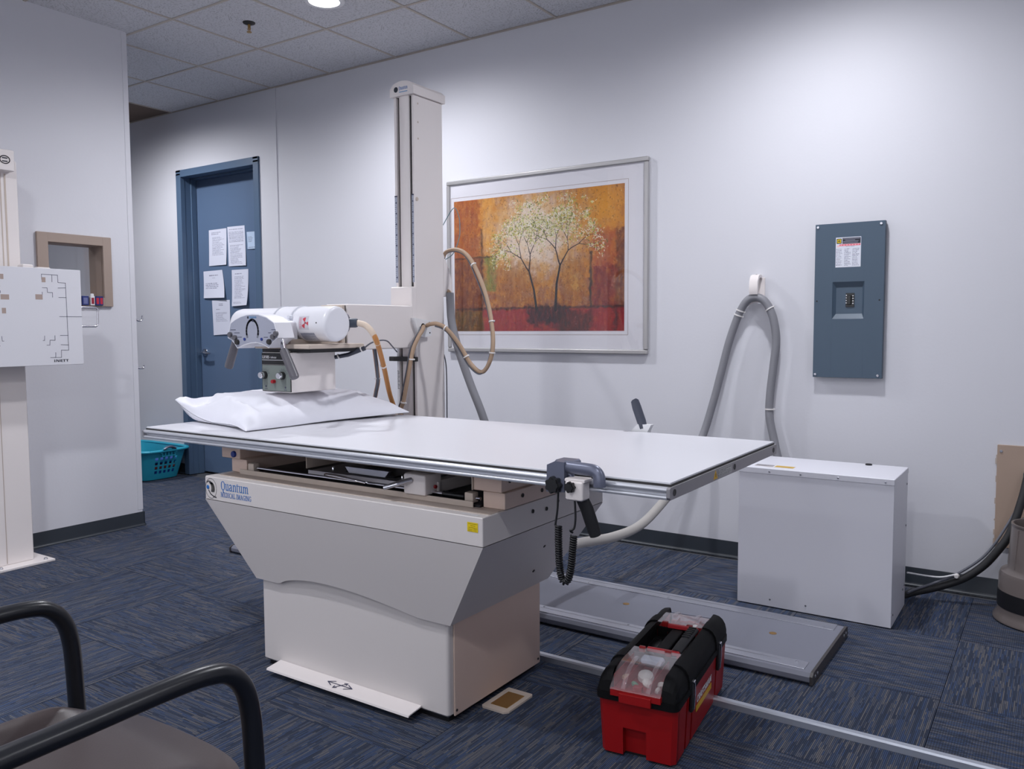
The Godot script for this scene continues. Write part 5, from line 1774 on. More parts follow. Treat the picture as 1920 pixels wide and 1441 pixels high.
# ---------------------------------------------------------------- grips on the table rails
func star(at: Vector3, axis: Vector3, r: float, h: float, lobes := 7) -> G:
	var g = G.new()
	var p = PackedVector2Array()
	for k in lobes * 6:
		var a = TAU * k / (lobes * 6)
		var rr = r * (0.90 + 0.10 * cos(a * lobes))
		p.append(Vector2(cos(a), sin(a)) * rr)
	var t = along(at, axis)
	var xf = Transform3D(Basis(t.basis.x, -t.basis.z, t.basis.y), at)
	g.prism(p, 0.0, h * 0.8, xf, 0.7)
	var q = PackedVector2Array()
	for v in p:
		q.append(v * 0.86)
	g.prism(q, h * 0.8, h, xf, 0.7)
	g.lathe([Vector2(r * 0.5, -0.012), Vector2(r * 0.5, 0.001)], t, 16)
	return g

func grips() -> void:
	var R = Vector3.RIGHT
	var U = Vector3.UP
	var Z = Vector3(0, 0, 1)
	# grey clamp with a handle lying along the rail
	var o = thing("hand_grip", "grey metal rail clamp with a bent-over handle and large black star knob", "hand grip", Vector3(2.04, 0.80, 2.38))
	var g = G.new()
	var pr = PackedVector2Array([Vector2(2.013, 0.792), Vector2(2.066, 0.795), Vector2(2.066, 0.872), Vector2(2.040, 0.8735), Vector2(2.015, 0.862)])
	g.prism(pr, 2.374, 2.402, Transform3D(), 0.95)
	g.box(Vector3(2.022, 0.842, 2.33), Vector3(2.078, 0.873, 2.38), 0.005)
	part("clamp_body", g, M.clamp_grey, o)
	part("star_knob", star(Vector3(2.040, 0.813, 2.402), Z, 0.0225, 0.020), M.black, o)
	g = G.new()
	g.tube(G.smooth([Vector3(2.060, 0.8585, 2.384), Vector3(2.09, 0.8580, 2.386), Vector3(2.12, 0.8575, 2.388), Vector3(2.140, 0.8565, 2.389), Vector3(2.153, 0.852, 2.390), Vector3(2.160, 0.842, 2.391), Vector3(2.162, 0.830, 2.392), Vector3(2.162, 0.818, 2.392)], 5), 0.0145, 20, Vector2(1.12, 0.95))
	g.tube([Vector3(2.064, 0.842, 2.378), Vector3(2.074, 0.836, 2.378), Vector3(2.076, 0.826, 2.378)], 0.008, 12)
	part("handle", g, M.clamp_grey, o)
	# cream clamp with a black hanging grip
	var o2 = thing("hand_grip", "cream rail clamp with a small black knob and black grip hanging below", "hand grip", Vector3(2.10, 0.79, 2.38))
	g = G.new()
	var n = Transform3D(Basis(R, U, Z), Vector3.ZERO)
	g.box(Vector3(2.073, 0.778, 2.373), Vector3(2.126, 0.829, 2.414), 0.006)
	g.box(Vector3(2.070, 0.824, 2.366), Vector3(2.129, 0.834, 2.409), 0.003)
	part("clamp_block", g, M.cream, o2)
	part("star_knob", star(Vector3(2.093, 0.814, 2.414), Z, 0.0145, 0.014), M.black, o2)
	g = G.new()
	g.tube([Vector3(2.103, 0.79, 2.384), Vector3(2.115, 0.755, 2.372), Vector3(2.126, 0.700, 2.356), Vector3(2.130, 0.682, 2.352)], [0.0155, 0.0170, 0.0170, 0.0150], 16)
	part("grip", g, M.black_rubber, o2)
	# upright grip on the far rail
	var o3 = thing("hand_grip", "dark upright grip on a white foot standing at the far edge of the table", "hand grip", Vector3(1.85, 0.84, 1.50))
	g = G.new()
	g.prism(PackedVector2Array([Vector2(1.822, 0.802), Vector2(1.885, 0.802), Vector2(1.885, 0.842), Vector2(1.898, 0.866), Vector2(1.845, 0.866), Vector2(1.822, 0.842)]), 1.470, 1.498)
	part("foot", g, M.white_plastic, o3)
	g = G.new()
	g.tube([Vector3(1.862, 0.850, 1.484), Vector3(1.855, 0.875, 1.484), Vector3(1.836, 0.925, 1.484), Vector3(1.828, 0.948, 1.484), Vector3(1.825, 0.953, 1.484)], [0.0155, 0.0165, 0.0165, 0.0145, 0.009], 16)
	part("grip", g, std(rgb(66, 70, 84), 0.45), o3)
	# coiled cord between the two near clamps
	var path = [Vector3(2.043, 0.792, 2.392), Vector3(2.041, 0.75, 2.392), Vector3(2.036, 0.715, 2.392), Vector3(2.034, 0.705, 2.392)]
	var coil = [Vector3(2.044, 0.705, 2.392), Vector3(2.044, 0.66, 2.392), Vector3(2.047, 0.60, 2.392), Vector3(2.052, 0.572, 2.392), Vector3(2.062, 0.560, 2.392), Vector3(2.073, 0.570, 2.392), Vector3(2.081, 0.60, 2.392), Vector3(2.086, 0.65, 2.392), Vector3(2.089, 0.685, 2.392)]
	var line = G.even(G.smooth(coil, 12), 0.0008)
	var hel = []
	for i in line.size():
		var d: Vector3 = (line[mini(i + 1, line.size() - 1)] - line[maxi(i - 1, 0)]).normalized()
		var s = d.cross(Z).normalized()
		var a = i * 0.0008 / 0.0062 * TAU
		hel.append(line[i] + (s * cos(a) + Z * sin(a)) * 0.0078)
	g = G.new()
	g.tube(G.smooth(path, 5), 0.0028, 8)
	g.tube(hel, 0.0027, 7)
	g.tube(G.smooth([Vector3(2.086, 0.692, 2.392), Vector3(2.082, 0.698, 2.398), Vector3(2.092, 0.705, 2.396), Vector3(2.095, 0.735, 2.394), Vector3(2.092, 0.784, 2.394)], 6), 0.0028, 8)
	solo("coiled_cord", g, M.black, "black coiled cord hanging in a loop between the two near rail clamps", "cord")

# ---------------------------------------------------------------- toolbox
func toolbox() -> void:
	var o = thing("toolbox", "red plastic toolbox with a black lid and clear organiser covers on the carpet", "toolbox", Vector3(2.121, 0, 1.862), 0.115)
	var R = Vector3.RIGHT
	var U = Vector3.UP
	var Z = Vector3(0, 0, 1)
	# body: tapered tub made of panels between upright grooves, with a finger recess in each end
	var prism_y = func(g: G, poly: Array, y0: float, y1: float, grow: float) -> void:
		# poly in x, z; the upper ring is moved outwards by `grow`
		var m = poly.size()
		var P = []
		var Q = []
		for p in poly:
			P.append(Vector3(p[0], y0, p[1]))
			Q.append(Vector3(p[0] + signf(p[0]) * grow * (1.0 if absf(p[0]) > 0.09 else 0.0), y1, p[1] + signf(p[1]) * grow * (1.0 if absf(p[1]) > 0.22 else 0.0)))
		var c = Vector3.ZERO
		for i in m:
			c += (P[i] + Q[i]) / (2.0 * m)
		for i in m:
			var j = (i + 1) % m
			g.face(P[i], P[j], Q[j], Q[i], c)
		var poly2 = PackedVector2Array()
		for p in poly:
			poly2.append(Vector2(p[0], p[1]))
		var idx = Geometry2D.triangulate_polygon(poly2)
		for i in range(0, idx.size(), 3):
			g.tri(P[idx[i]], P[idx[i + 1]], P[idx[i + 2]], -U, -U, -U)
			g.tri(Q[idx[i]], Q[idx[i + 1]], Q[idx[i + 2]], U, U, U)
	var g = G.new()
	prism_y.call(g, [[-0.103, -0.262], [0.103, -0.262], [0.103, 0.262], [-0.103, 0.262]], 0.008, 0.17, 0.008)
	for s in [-1.0, 1.0]:
		for r in [[-0.282, -0.175], [-0.160, 0.118], [0.133, 0.178], [0.193, 0.270]]:
			prism_y.call(g, [[s * 0.100, r[0]], [s * 0.1075, r[0]], [s * 0.1075, r[1]], [s * 0.100, r[1]]], 0.008, 0.17, 0.0075)
		var e: float = s
		# end pillars and the panel above the recess
		prism_y.call(g, [[-0.1075, e * 0.255], [-0.042, e * 0.255], [-0.042, e * 0.285], [-0.095, e * 0.285], [-0.1075, e * 0.272]], 0.008, 0.17, 0.0075)
		prism_y.call(g, [[0.1075, e * 0.255], [0.026, e * 0.255], [0.026, e * 0.285], [0.095, e * 0.285], [0.1075, e * 0.272]], 0.008, 0.17, 0.0075)
		prism_y.call(g, [[-0.043, e * 0.255], [0.027, e * 0.255], [0.027, e * 0.2885], [-0.043, e * 0.2885]], 0.088, 0.17, 0.004)
	part("tub", g, M.red, o)
	part("tub_floor", bx(Vector3(-0.095, 0.0, -0.26), Vector3(0.095, 0.010, 0.26)), M.black, o)
	# lid: rim, shoulders and the middle channel
	g = G.new()
	var rimp = PackedVector2Array()
	for k in 4:
		var cx: float = [0.098, -0.098, -0.098, 0.098][k]
		var cz: float = [0.283, 0.283, -0.283, -0.283][k]
		for i in 6:
			var a = (k + i / 5.0) * PI * 0.5
			rimp.append(Vector2(cx + cos(a) * 0.022, cz + sin(a) * 0.022))
	g.prism(rimp, -0.168, -0.188, Transform3D(Basis(R, Z, Vector3(0, -1, 0)), Vector3.ZERO), 0.8)
	var lid = part("lid_rim", g, M.lid_black, o)
	for s in [-1.0, 1.0]:
		g = G.new()
		var sh = PackedVector2Array([Vector2(0.074, 0.184), Vector2(0.117, 0.184), Vector2(0.117, 0.205), Vector2(0.113, 0.224), Vector2(0.105, 0.238), Vector2(0.093, 0.247), Vector2(0.080, 0.250), Vector2(0.074, 0.250)])
		var q = PackedVector2Array()
		for p in sh:
			q.append(Vector2(p.x * s, p.y))
		g.prism(q, -0.285, 0.255, Transform3D(), 0.6)
		# rounded front and back noses
		for e in [-1.0, 1.0]:
			var N = 7
			for i in N:
				var t0 = float(i) / N
				var t1 = float(i + 1) / N
				for j in sh.size() - 1:
					var qa = func(p: Vector2, t: float) -> Vector3:
						var drop = 1.0 - sqrt(maxf(0.0, 1.0 - t * t))
						var z = (0.255 if e > 0.0 else 0.285) + (0.046 if e > 0.0 else 0.016) * t
						return Vector3(p.x * s * (1.0 - 0.05 * drop), lerpf(p.y, 0.187, drop * 0.96), z * e)
					g.face(qa.call(sh[j], t0), qa.call(sh[j + 1], t0), qa.call(sh[j + 1], t1), qa.call(sh[j], t1), Vector3(s * 0.085, 0.19, e * 0.2))
		part("lid_shoulder", g, M.lid_black, lid)
		# raised saddles over the latches
		for z in [0.155, -0.168]:
			g = G.new()
			var sd = PackedVector2Array()
			for p in sh:
				sd.append(Vector2((p.x + (0.004 if p.x > 0.076 else 0.0)) * s, p.y + (0.004 if p.y > 0.19 else 0.0)))
			g.prism(sd, z - 0.03, z + 0.03, Transform3D(), 0.6)
			part("latch_saddle", g, M.lid_black, lid)
			g = G.new()
			g.box(Vector3(s * 0.114 if s > 0 else -0.124, 0.112, z - 0.012), Vector3(0.124 if s > 0 else -0.114, 0.205, z + 0.012), 0.003)
			var la = part("latch", g, M.black, o)
			g = G.new()
			g.tube([Vector3(s * 0.1255, 0.202, z - 0.009), Vector3(s * 0.1265, 0.16, z - 0.009), Vector3(s * 0.125, 0.118, z - 0.004)], 0.0018, 8)
			g.tube([Vector3(s * 0.125, 0.2, z - 0.01), Vector3(s * 0.125, 0.2, z + 0.008)], 0.003, 8)
			part("latch_wire", g, M.chrome, la)
	part("channel_floor", bx(Vector3(-0.076, 0.186, -0.13), Vector3(0.076, 0.206, 0.095)), M.black, lid)
	part("channel_slot", bx(Vector3(-0.070, 0.205, -0.10), Vector3(-0.028, 0.2085, 0.075), 0.001), M.black_gloss, lid)
	part("channel_ridge", bx(Vector3(-0.020, 0.205, -0.115), Vector3(0.022, 0.243, 0.080), 0.006), M.lid_black, lid)
	# folding handle
	g = G.new()
	g.tube([Vector3(0.052, 0.247, -0.118), Vector3(0.052, 0.250, -0.06), Vector3(0.052, 0.250, 0.03), Vector3(0.052, 0.247, 0.088)], 0.013, 14, Vector2(0.8, 1.25))
	for k in 6:
		g.box(Vector3(0.040, 0.258, -0.105 + k * 0.016), Vector3(0.064, 0.2625, -0.098 + k * 0.016), 0.001)
	var hd = part("handle_grip", g, M.black_rubber, o)
	for z in [-0.124, 0.092]:
		g = G.new()
		g.box(Vector3(-0.035, 0.240, z - 0.006), Vector3(0.064, 0.254, z + 0.006), 0.003)
		g.box(Vector3(0.056, 0.222, z - 0.006), Vector3(0.066, 0.25, z + 0.006), 0.002)
		part("handle_arm", g, std(rgb(196, 40, 48), 0.45), hd)
	# organiser trays under clear covers, front and back
	for e in [1.0, -1.0]:
		var za = 0.100 if e > 0.0 else 0.135
		var zt = 0.20 if e > 0.0 else 0.225
		var ze = 0.306 if e > 0.0 else 0.302
		g = G.new()
		var lo = func(x0: float, y0: float, z0: float, x1: float, y1: float, z1: float) -> void:
			g.box(Vector3(x0, y0, minf(e * z0, e * z1)), Vector3(x1, y1, maxf(e * z0, e * z1)), 0.001)
		lo.call(-0.074, 0.186, za, 0.074, 0.196, ze - 0.006)
		lo.call(-0.074, 0.19, za, -0.071, 0.232, ze - 0.03)
		lo.call(0.071, 0.19, za, 0.074, 0.232, ze - 0.03)
		lo.call(-0.040, 0.19, za, -0.037, 0.224, ze - 0.02)
		lo.call(0.034, 0.19, za, 0.037, 0.224, ze - 0.02)
		lo.call(-0.074, 0.186, ze - 0.010, 0.074, 0.203, ze - 0.004)
		lo.call(-0.073, 0.184, ze - 0.006, 0.073, 0.204, ze + 0.003)
		lo.call(-0.046, 0.170, ze - 0.006, 0.046, 0.196, ze + 0.008)
		lo.call(-0.012, 0.196, ze - 0.03, 0.014, 0.214, ze - 0.012)
		var tr = part("organiser_tray", g, M.red, o)
		part("tray_back", bx(Vector3(-0.074, 0.19, minf(e * za, e * (za + 0.004))), Vector3(0.074, 0.236, maxf(e * za, e * (za + 0.004)))), M.lid_black, tr)
		g = G.new()
		var cz = PackedVector2Array([Vector2(za, 0.252), Vector2(zt, 0.252), Vector2(lerpf(zt, ze, 0.4), 0.246), Vector2(lerpf(zt, ze, 0.75), 0.230), Vector2(ze + 0.003, 0.208), Vector2(ze + 0.005, 0.2035), Vector2(ze + 0.0035, 0.2035), Vector2(ze + 0.001, 0.2075), Vector2(lerpf(zt, ze, 0.75) - 0.001, 0.2285), Vector2(lerpf(zt, ze, 0.4) - 0.0005, 0.2445), Vector2(zt, 0.2505), Vector2(za, 0.2505)])
		var mir = PackedVector2Array()
		for p in cz:
			mir.append(Vector2(p.x * e, p.y))
		g.prism(mir, -0.073, 0.073, Transform3D(Basis(Z, U, -R), Vector3.ZERO), 0.6)
		var cov = part("clear_cover", g, M.clear, o)
		for x in [-0.036, 0.036]:
			g = G.new()
			g.tube(G.smooth([Vector3(x, 0.253, e * (zt - 0.02)), Vector3(x, 0.254, e * zt), Vector3(x, 0.248, e * lerpf(zt, ze, 0.4)), Vector3(x, 0.232, e * lerpf(zt, ze, 0.75)), Vector3(x, 0.207, e * ze)], 4), 0.0055, 10, Vector2(0.6, 1.2))
			part("cover_rib", g, M.clear, cov)
		for x in [-0.047, 0.033]:
			part("cover_hinge", bx(Vector3(x - 0.010, 0.238, e * za - 0.006), Vector3(x + 0.010, 0.2555, e * za + 0.006), 0.002), M.red, tr)
		# odds and ends inside
		var stuff_in = [[-0.056, 0.204, 0.22, 0.013, rgb(206, 176, 150)], [-0.004, 0.206, 0.20, 0.024, rgb(214, 216, 214)], [0.012, 0.205, 0.235, 0.016, rgb(226, 226, 222)], [-0.018, 0.203, 0.255, 0.012, rgb(70, 140, 110)], [0.055, 0.205, 0.235, 0.014, rgb(214, 214, 210)], [0.053, 0.203, 0.265, 0.011, rgb(196, 192, 188)]] if e > 0.0 else [[0.0, 0.205, 0.23, 0.016, rgb(206, 200, 200)], [0.02, 0.203, 0.26, 0.012, rgb(224, 220, 220)]]
		var nb = 0
		for q in stuff_in:
			g = G.new()
			var rr: float = q[3]
			g.lathe([Vector2(0, -rr * 0.55), Vector2(rr * 0.7, -rr * 0.5), Vector2(rr, -rr * 0.1), Vector2(rr * 0.9, rr * 0.4), Vector2(rr * 0.4, rr * 0.65), Vector2(0, rr * 0.7)], Transform3D(Basis.from_euler(Vector3(0.25 * nb, 0.9 * nb, 0.2)), Vector3(q[0], q[1], e * q[2])), 12)
			part("small_parts", g, std(q[4], 0.5), tr)
			nb += 1
		if e > 0.0:
			part("paper_packet", bx(Vector3(-0.034, 0.228, 0.13), Vector3(0.034, 0.246, 0.168), 0.006), std(rgb(176, 190, 210), 0.4), tr)
	lettering(o, "lettering", "CRAFTSMAN", "Droid Sans", 0.175, 0.022, Vector3(0.1135, 0.112, -0.012), Vector3(0, 0, -1), Vector3(0.046, 0.999, 0), M.white_plastic, true)
	part("yellow_strip", bx(Vector3(0.1115, 0.076, -0.105), Vector3(0.1128, 0.093, 0.080)), M.yellow_print, o)

# ---------------------------------------------------------------- armchair
func chair() -> void:
	var o = thing("armchair", "brown vinyl armchair with black tubular arms in the near left corner", "chair", Vector3(1.70, 0, 3.55))
	var x0 = 1.432
	var x1 = 1.955
	var z0 = 3.262
	var z1 = 3.79
	var top = func(u: float, v: float) -> Vector3:
		var a = u * 2.0 - 1.0
		var e = pow(absf(a), 3.0)
		var rx = 1.0 - 0.030 * pow(1.0 - v, 6.0)
		var x = lerpf(x0, x1, 0.5 + a * 0.5 * rx)
		var z = lerpf(z0, z1, v) + 0.045 * pow(absf(a), 4.0) * pow(1.0 - v, 3.0) - 0.012 * (1.0 - a * a) * (1.0 - v)
		var bol = exp(-pow((absf(a) - 0.86) / 0.13, 2.0)) * 0.030 * smoothstep(0.02, 0.25, v)
		var y = 0.452 + bol + 0.012 * (1.0 - e) * smoothstep(0.0, 0.2, v) - 0.030 * pow(1.0 - v, 5.0) - 0.012 * v
		y -= 0.040 * pow(absf(a), 14.0)
		return Vector3(x, y, z)
	var under = func(u: float, v: float) -> Vector3:
		var p: Vector3 = top.call(u, v)
		return Vector3(lerpf(1.693, p.x, 0.96), 0.385, lerpf(3.5, p.z, 0.97))
	var us = []
	var vs = []
	for i in 41:
		us.append(0.5 - 0.5 * cos(PI * i / 40.0))
		vs.append(pow(i / 40.0, 1.4))
	var g = G.new()
	g.grid(top, us, vs, func(p): return p - Vector3.UP)
	g.grid(under, us, vs, func(p): return p + Vector3.UP)
	for k in 40:
		for s in [0.0, 1.0]:
			g.face(top.call(us[k], s), top.call(us[k + 1], s), under.call(us[k + 1], s), under.call(us[k], s), Vector3(1.69, 0.42, 3.52))
			g.face(top.call(s, vs[k]), top.call(s, vs[k + 1]), under.call(s, vs[k + 1]), under.call(s, vs[k]), Vector3(1.69, 0.42, 3.52))
	part("seat", g, M.seat, o)
	for s in [[1.420, -1.0], [1.988, 1.0]]:
		var x: float = s[0]
		var pts = [Vector3(x, 0.0, 3.300), Vector3(x, 0.30, 3.310), Vector3(x, 0.50, 3.316), Vector3(x, 0.575, 3.322), Vector3(x, 0.620, 3.336), Vector3(x, 0.650, 3.365), Vector3(x, 0.661, 3.405), Vector3(x, 0.664, 3.47), Vector3(x, 0.662, 3.60), Vector3(x, 0.660, 3.72), Vector3(x, 0.655, 3.80), Vector3(x, 0.62, 3.845), Vector3(x, 0.5, 3.855), Vector3(x, 0.25, 3.87), Vector3(x, 0.0, 3.90)]
		g = G.new()
		g.tube(G.smooth(pts, 8), 0.0172, 22, Vector2(1.05, 0.95), Vector3.RIGHT)
		var ar = part("arm", g, M.arm, o)
		g = G.new()
		g.tube([Vector3(x, 0.40, 3.314), Vector3(x - s[1] * 0.06, 0.40, 3.34)], 0.011, 12)
		g.tube([Vector3(x, 0.40, 3.862), Vector3(x - s[1] * 0.06, 0.40, 3.76)], 0.011, 12)
		part("seat_rail", g, M.arm, ar)
	var bk = func(u: float, v: float) -> Vector3:
		var a = u * 2.0 - 1.0
		return Vector3(1.704 + a * 0.24 * (1.0 - 0.08 * v), 0.47 + v * 0.40, 3.80 + 0.09 * v - 0.03 * (1.0 - a * a))
	var bb = func(u: float, v: float) -> Vector3:
		return bk.call(u, v) + Vector3(0, 0, 0.045)
	var st = []
	for i in 13:
		st.append(i / 12.0)
	g = G.new()
	g.grid(bk, st, st, func(p): return p + Vector3(0, 0, 1))
	g.grid(bb, st, st, func(p): return p - Vector3(0, 0, 1))
	for k in 12:
		for s in [0.0, 1.0]:
			g.face(bk.call(st[k], s), bk.call(st[k + 1], s), bb.call(st[k + 1], s), bb.call(st[k], s), Vector3(1.7, 0.67, 3.85))
			g.face(bk.call(s, st[k]), bk.call(s, st[k + 1]), bb.call(s, st[k + 1]), bb.call(s, st[k]), Vector3(1.7, 0.67, 3.85))
	part("backrest", g, M.seat, o)

# ---------------------------------------------------------------- laundry basket by the door
func basket() -> void:
	var c = Vector3(-3.235, 0, 0.262)
	var o = thing("laundry_basket", "turquoise plastic laundry basket with grey carry grips on the floor by the door", "laundry basket", c)
	var f = func(a: float, h: float, off: float) -> Vector3:
		var t = h / 0.255
		var hx = lerpf(0.290, 0.375, t) + off
		var hz = lerpf(0.175, 0.225, t) + off
		var n = 0.42
		var x = signf(cos(a)) * pow(absf(cos(a)), n) * hx
		var z = signf(sin(a)) * pow(absf(sin(a)), n) * hz
		return c + Vector3(x, h, z)
	var us = []
	for i in 97:
		us.append(TAU * i / 96.0)
	# end wall facing the room: angle for a wanted z
	var zs = []
	var holes = {}
	var col = []
	for i in 5:
		var zc = -0.082 + i * 0.041
		col.append([zc - 0.012, zc + 0.012])
	var ang = func(z: float) -> float:
		return asin(signf(z) * pow(clampf(absf(z) / 0.2, 0.0, 1.0), 1.0 / 0.42))
	us = []
	var marks = []
	for q in col:
		marks.append(ang.call(q[0]))
		marks.append(ang.call(q[1]))
	for i in 80:
		us.append(lerpf(0.75, TAU - 0.75, i / 79.0))
	var near = [-0.72, -0.60, -0.45]
	for m in marks:
		near.append(m)
	near.append_array([0.45, 0.60, 0.72])
	near.sort()
	var all = near.duplicate()
	all.append_array(us)
	all.append(TAU - 0.72)
	var vs = [0.006, 0.02, 0.055, 0.079, 0.092, 0.116, 0.129, 0.153, 0.166, 0.190, 0.225, 0.240]
	var hol = func(i: int, j: int) -> bool:
		if i >= near.size() - 1:
			return false
		var mid: float = (all[i] + all[i + 1]) * 0.5
		var inh = false
		for k in 5:
			if mid > marks[k * 2] and mid < marks[k * 2 + 1]:
				inh = true
		return inh and (j == 2 or j == 4 or j == 6 or j == 8)
	var g = G.new()
	g.grid(func(a, h): return f.call(a, h, 0.0), all, vs, func(p): return Vector3(c.x, p.y, c.z), hol)
	g.grid(func(a, h): return f.call(a, h, -0.003), all, vs, func(p): return p * 2.0 - Vector3(c.x, p.y, c.z), hol)
	# floor
	for i in all.size() - 1:
		g.tri(c + Vector3(0, 0.006, 0), f.call(all[i], 0.006, 0.0), f.call(all[i + 1], 0.006, 0.0), Vector3.UP, Vector3.UP, Vector3.UP)
	part("tub", g, M.teal, o)
	g = G.new()
	var rim = []
	for i in 97:
		rim.append(f.call(TAU * i / 96.0 + 0.4, 0.243, 0.010))
	g.tube(rim, 0.012, 12, Vector2(1.0, 1.5))
	part("rim", g, M.teal, o)
	for s in [1.0, -1.0]:
		g = G.new()
		var hp = [Vector3(s * 0.378, 0.225, -0.062), Vector3(s * 0.386, 0.255, -0.050), Vector3(s * 0.39, 0.268, -0.025), Vector3(s * 0.39, 0.272, 0.0), Vector3(s * 0.39, 0.268, 0.025), Vector3(s * 0.386, 0.255, 0.050), Vector3(s * 0.378, 0.225, 0.062)]
		for i in hp.size():
			hp[i] += c
		g.tube(G.smooth(hp, 4), 0.010, 10, Vector2(0.8, 1.5))
		var hh = part("handle", g, M.teal, o)
		g = G.new()
		g.tube(G.smooth(beside(hp.slice(1, 6), Vector3(s * 0.003, 0.002, 0), 0.0), 4), 0.012, 10, Vector2(0.8, 1.5))
		part("grip", g, M.clamp_grey, hh, "grey rubber grip")
		g = G.new()
		g.box(c + Vector3(s * 0.372 - 0.006, 0.196, -0.06), c + Vector3(s * 0.372 + 0.012, 0.204, 0.06), 0.002)
		for k in 5:
			g.box(c + Vector3(s * 0.372 - 0.004, 0.2, -0.058 + k * 0.028), c + Vector3(s * 0.372 + 0.011, 0.232, -0.052 + k * 0.028), 0.001)
		part("handle_lattice", g, M.teal, hh)
	# folded cloths inside
	var dy = [[rgb(40, 70, 150), 0.008, 0.075], [rgb(170, 66, 62), 0.075, 0.125], [rgb(44, 74, 140), 0.125, 0.17]]
	for i in 3:
		var q = dy[i]
		var b = G.new()
		b.box(c + Vector3(-0.20, q[1], -0.15), c + Vector3(0.262 + i * 0.012, q[2], 0.15), 0.02)
		solo("folded_cloth", b, std(q[0], 0.95), ["blue cloth lowest in the turquoise basket", "red cloth in the middle of the pile in the turquoise basket", "dark blue cloth uppermost in the turquoise basket"][i], "cloth", "cloths in the laundry basket")

# ---------------------------------------------------------------- wall plate and bin at the right edge
func bin_and_plate() -> void:
	var o = thing("wall_plate", "tan blank wall plate with corner screws low on the wall at the right edge", "wall plate", Vector3(3.05, 0.46, 0))
	part("plate", bx(Vector3(2.883, 0.233, 0.0), Vector3(3.22, 0.690, 0.010), 0.002), M.tan_plate, o)
	for p in [[2.898, 0.662], [2.895, 0.250], [3.20, 0.662], [3.20, 0.25]]:
		part("plate_screw", disc(Vector3(p[0], p[1], 0.010), Vector3(0, 0, 1), 0.0065, 0.004, 14, 0.5), M.alu, o)
	var g = G.new()
	var r = RandomNumberGenerator.new()
	r.seed = 6
	for k in 7:
		var y = 0.24 + r.randf() * 0.40
		g.box(Vector3(2.8795 - r.randf() * 0.003, y, 0.0), Vector3(2.884, y + r.randf_range(0.008, 0.03), r.randf_range(0.002, 0.006)))
	part("paint_edge", g, M.deck, o)
	var c = Vector3(3.083, 0, 0.252)
	var o2 = thing("waste_bin", "smoky grey-brown round bin with a black band and a narrower top", "bin", c)
	g = G.new()
	g.lathe([Vector2(0, 0.0), Vector2(0.176, 0.0), Vector2(0.184, 0.006), Vector2(0.184, 0.014), Vector2(0.172, 0.028), Vector2(0.169, 0.045), Vector2(0.166, 0.19), Vector2(0.160, 0.204), Vector2(0.142, 0.212), Vector2(0.136, 0.222), Vector2(0.133, 0.26), Vector2(0.1245, 0.392), Vector2(0.128, 0.396), Vector2(0.128, 0.404), Vector2(0.120, 0.404), Vector2(0.118, 0.39), Vector2(0.126, 0.25), Vector2(0.05, 0.235), Vector2(0, 0.235)], Transform3D(Basis(), c), 64)
	part("bin_body", g, M.smoky, o2)
	g = G.new()
	g.lathe([Vector2(0.1665, 0.060), Vector2(0.1705, 0.061), Vector2(0.1695, 0.128), Vector2(0.1655, 0.129)], Transform3D(Basis(), c), 64)
	part("black_band", g, M.black, o2)
	for a in [2.2, 3.0, 3.8]:
		g = G.new()
		var d = Vector3(cos(a), 0, -sin(a))
		g.tube([c + d * 0.1345 + Vector3(0, 0.225, 0), c + d * 0.1255 + Vector3(0, 0.385, 0)], 0.004, 8)
		part("bin_rib", g, M.smoky, o2)

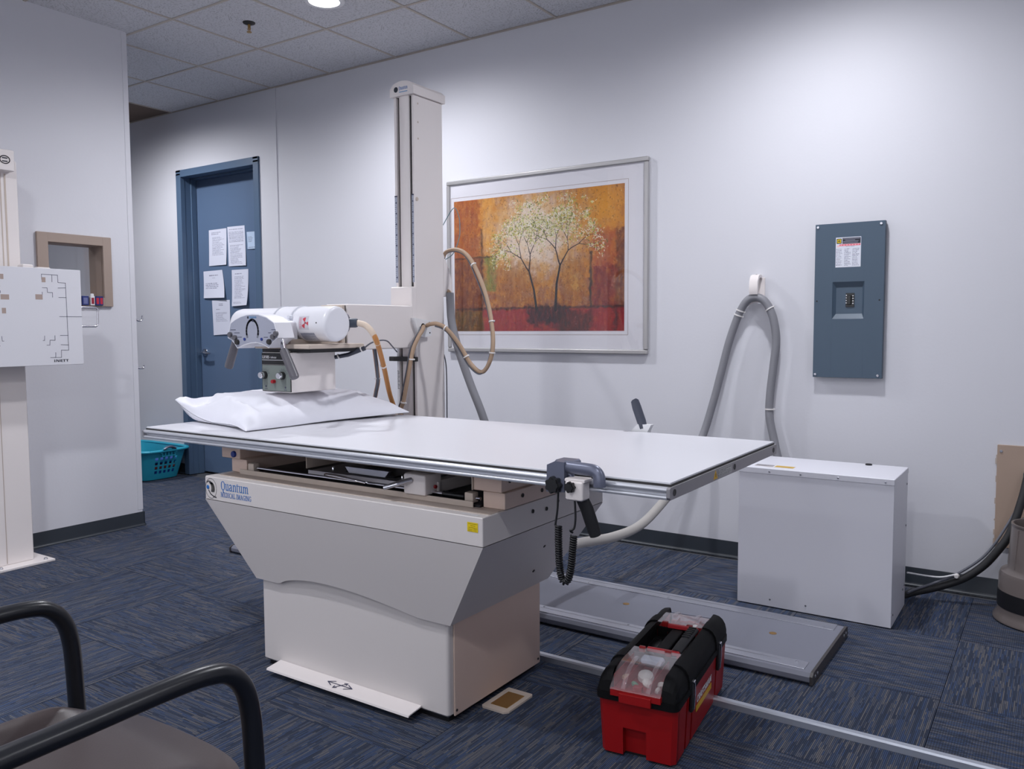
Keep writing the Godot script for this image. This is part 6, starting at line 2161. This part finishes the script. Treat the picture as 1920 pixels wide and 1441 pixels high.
# ---------------------------------------------------------------- small fittings
func small_things() -> void:
	var R = Vector3.RIGHT
	var o = thing("sprinkler_head", "small dark fire sprinkler head on the ceiling tile left of the light", "sprinkler", Vector3(-0.886, 2.94, 0.954))
	var c = Vector3(-0.886, 0, 0.954)
	var g = G.new()
	g.lathe([Vector2(0, 2.989), Vector2(0.036, 2.989), Vector2(0.034, 2.984), Vector2(0.020, 2.978), Vector2(0, 2.978)], Transform3D(Basis(), c), 28)
	part("escutcheon", g, M.dark, o)
	g = G.new()
	g.lathe([Vector2(0.008, 2.98), Vector2(0.008, 2.962), Vector2(0.004, 2.960), Vector2(0.004, 2.946), Vector2(0, 2.946)], Transform3D(Basis(), c), 14)
	for s in [-1.0, 1.0]:
		g.tube([c + Vector3(s * 0.007, 2.965, 0), c + Vector3(s * 0.012, 2.952, 0), c + Vector3(s * 0.004, 2.936, 0)], 0.0022, 8)
	g.lathe([Vector2(0, 2.936), Vector2(0.014, 2.936), Vector2(0.014, 2.933), Vector2(0, 2.933)], Transform3D(Basis(), c), 20)
	part("deflector", g, M.brass, o)
	# lead letter markers stuck along the bottom of the control-window frame
	var mk = [[1.613, 1.572, M.logo_dark, rgb(110, 116, 160), "blue lead marker with a grey window on the tan frame, nearest the board"], [1.563, 1.537, M.white_plastic, rgb(150, 30, 50), "white lead marker with a dark red window on the tan frame"], [1.533, 1.486, M.logo_dark, rgb(186, 40, 60), "blue lead marker with two red windows on the tan frame"]]
	for i in 3:
		var q = mk[i]
		var m = thing("lead_marker", q[4], "marker", Vector3(-1.60, 1.36, (q[0] + q[1]) * 0.5), 0.0, "lead letter markers on the control window frame")
		part("marker_case", bx(Vector3(-1.602, 1.356, q[1]), Vector3(-1.592, 1.410, q[0]), 0.002), std(rgb(28, 44, 110), 0.4) if i != 1 else M.white_plastic, m)
		var spans = [[0.2, 0.8]] if i < 2 else [[0.1, 0.42], [0.58, 0.9]]
		for s in spans:
			part("marker_window", bx(Vector3(-1.5925, 1.364, lerpf(q[1], q[0], s[0])), Vector3(-1.5912, 1.400, lerpf(q[1], q[0], s[1]))), std(q[3], 0.4), m)
		if i == 1:
			part("marker_tab", bx(Vector3(-1.602, 1.408, q[1] + 0.003), Vector3(-1.594, 1.424, q[0] - 0.003), 0.003), M.white_plastic, m)
	# coat hooks on the partition end
	for y in [1.29, 0.985]:
		var h = thing("coat_hook", "chrome coat hook on the end of the partition wall" if y > 1.2 else "lower small chrome hook on the end of the partition wall", "hook", Vector3(-1.66, y, 1.264), 0.0)
		g = G.new()
		var k = 1.0 if y > 1.2 else 0.5
		g.box(Vector3(-1.675, y - 0.05 * k, 1.258), Vector3(-1.645, y + 0.04 * k, 1.264), 0.002)
		part("hook_plate", g, M.alu, h)
		g = G.new()
		g.tube(G.smooth([Vector3(-1.66, y + 0.0, 1.258), Vector3(-1.66, y - 0.018 * k, 1.235), Vector3(-1.66, y - 0.020 * k, 1.212), Vector3(-1.66, y - 0.004, 1.200), Vector3(-1.66, y + 0.012 * k, 1.202)], 5), 0.006, 10)
		part("hook_arm", g, M.chrome, h)
	# floor outlet beside the pedestal
	var f = thing("floor_outlet", "worn tan floor outlet plate with a brass centre beside the pedestal", "floor outlet", Vector3(1.668, 0, 2.041))
	g = G.new()
	var z0 = 1.962
	var z1 = 2.122
	g.prism(PackedVector2Array([Vector2(1.596, -z0), Vector2(1.688, -z0), Vector2(1.694, -z0 - 0.008), Vector2(1.694, -z1 + 0.014), Vector2(1.682, -z1), Vector2(1.602, -z1), Vector2(1.594, -z1 + 0.008), Vector2(1.594, -z0 - 0.006)]), 0.0, 0.006, Transform3D(Basis(R, Vector3(0, 0, -1), Vector3.UP), Vector3.ZERO), 0.9)
	part("outlet_plate", g, M.cream_dirty, f)
	part("brass_cover", bx(Vector3(1.613, 0.005, z0 + 0.028), Vector3(1.677, 0.0075, z1 - 0.028), 0.001), M.brass, f)
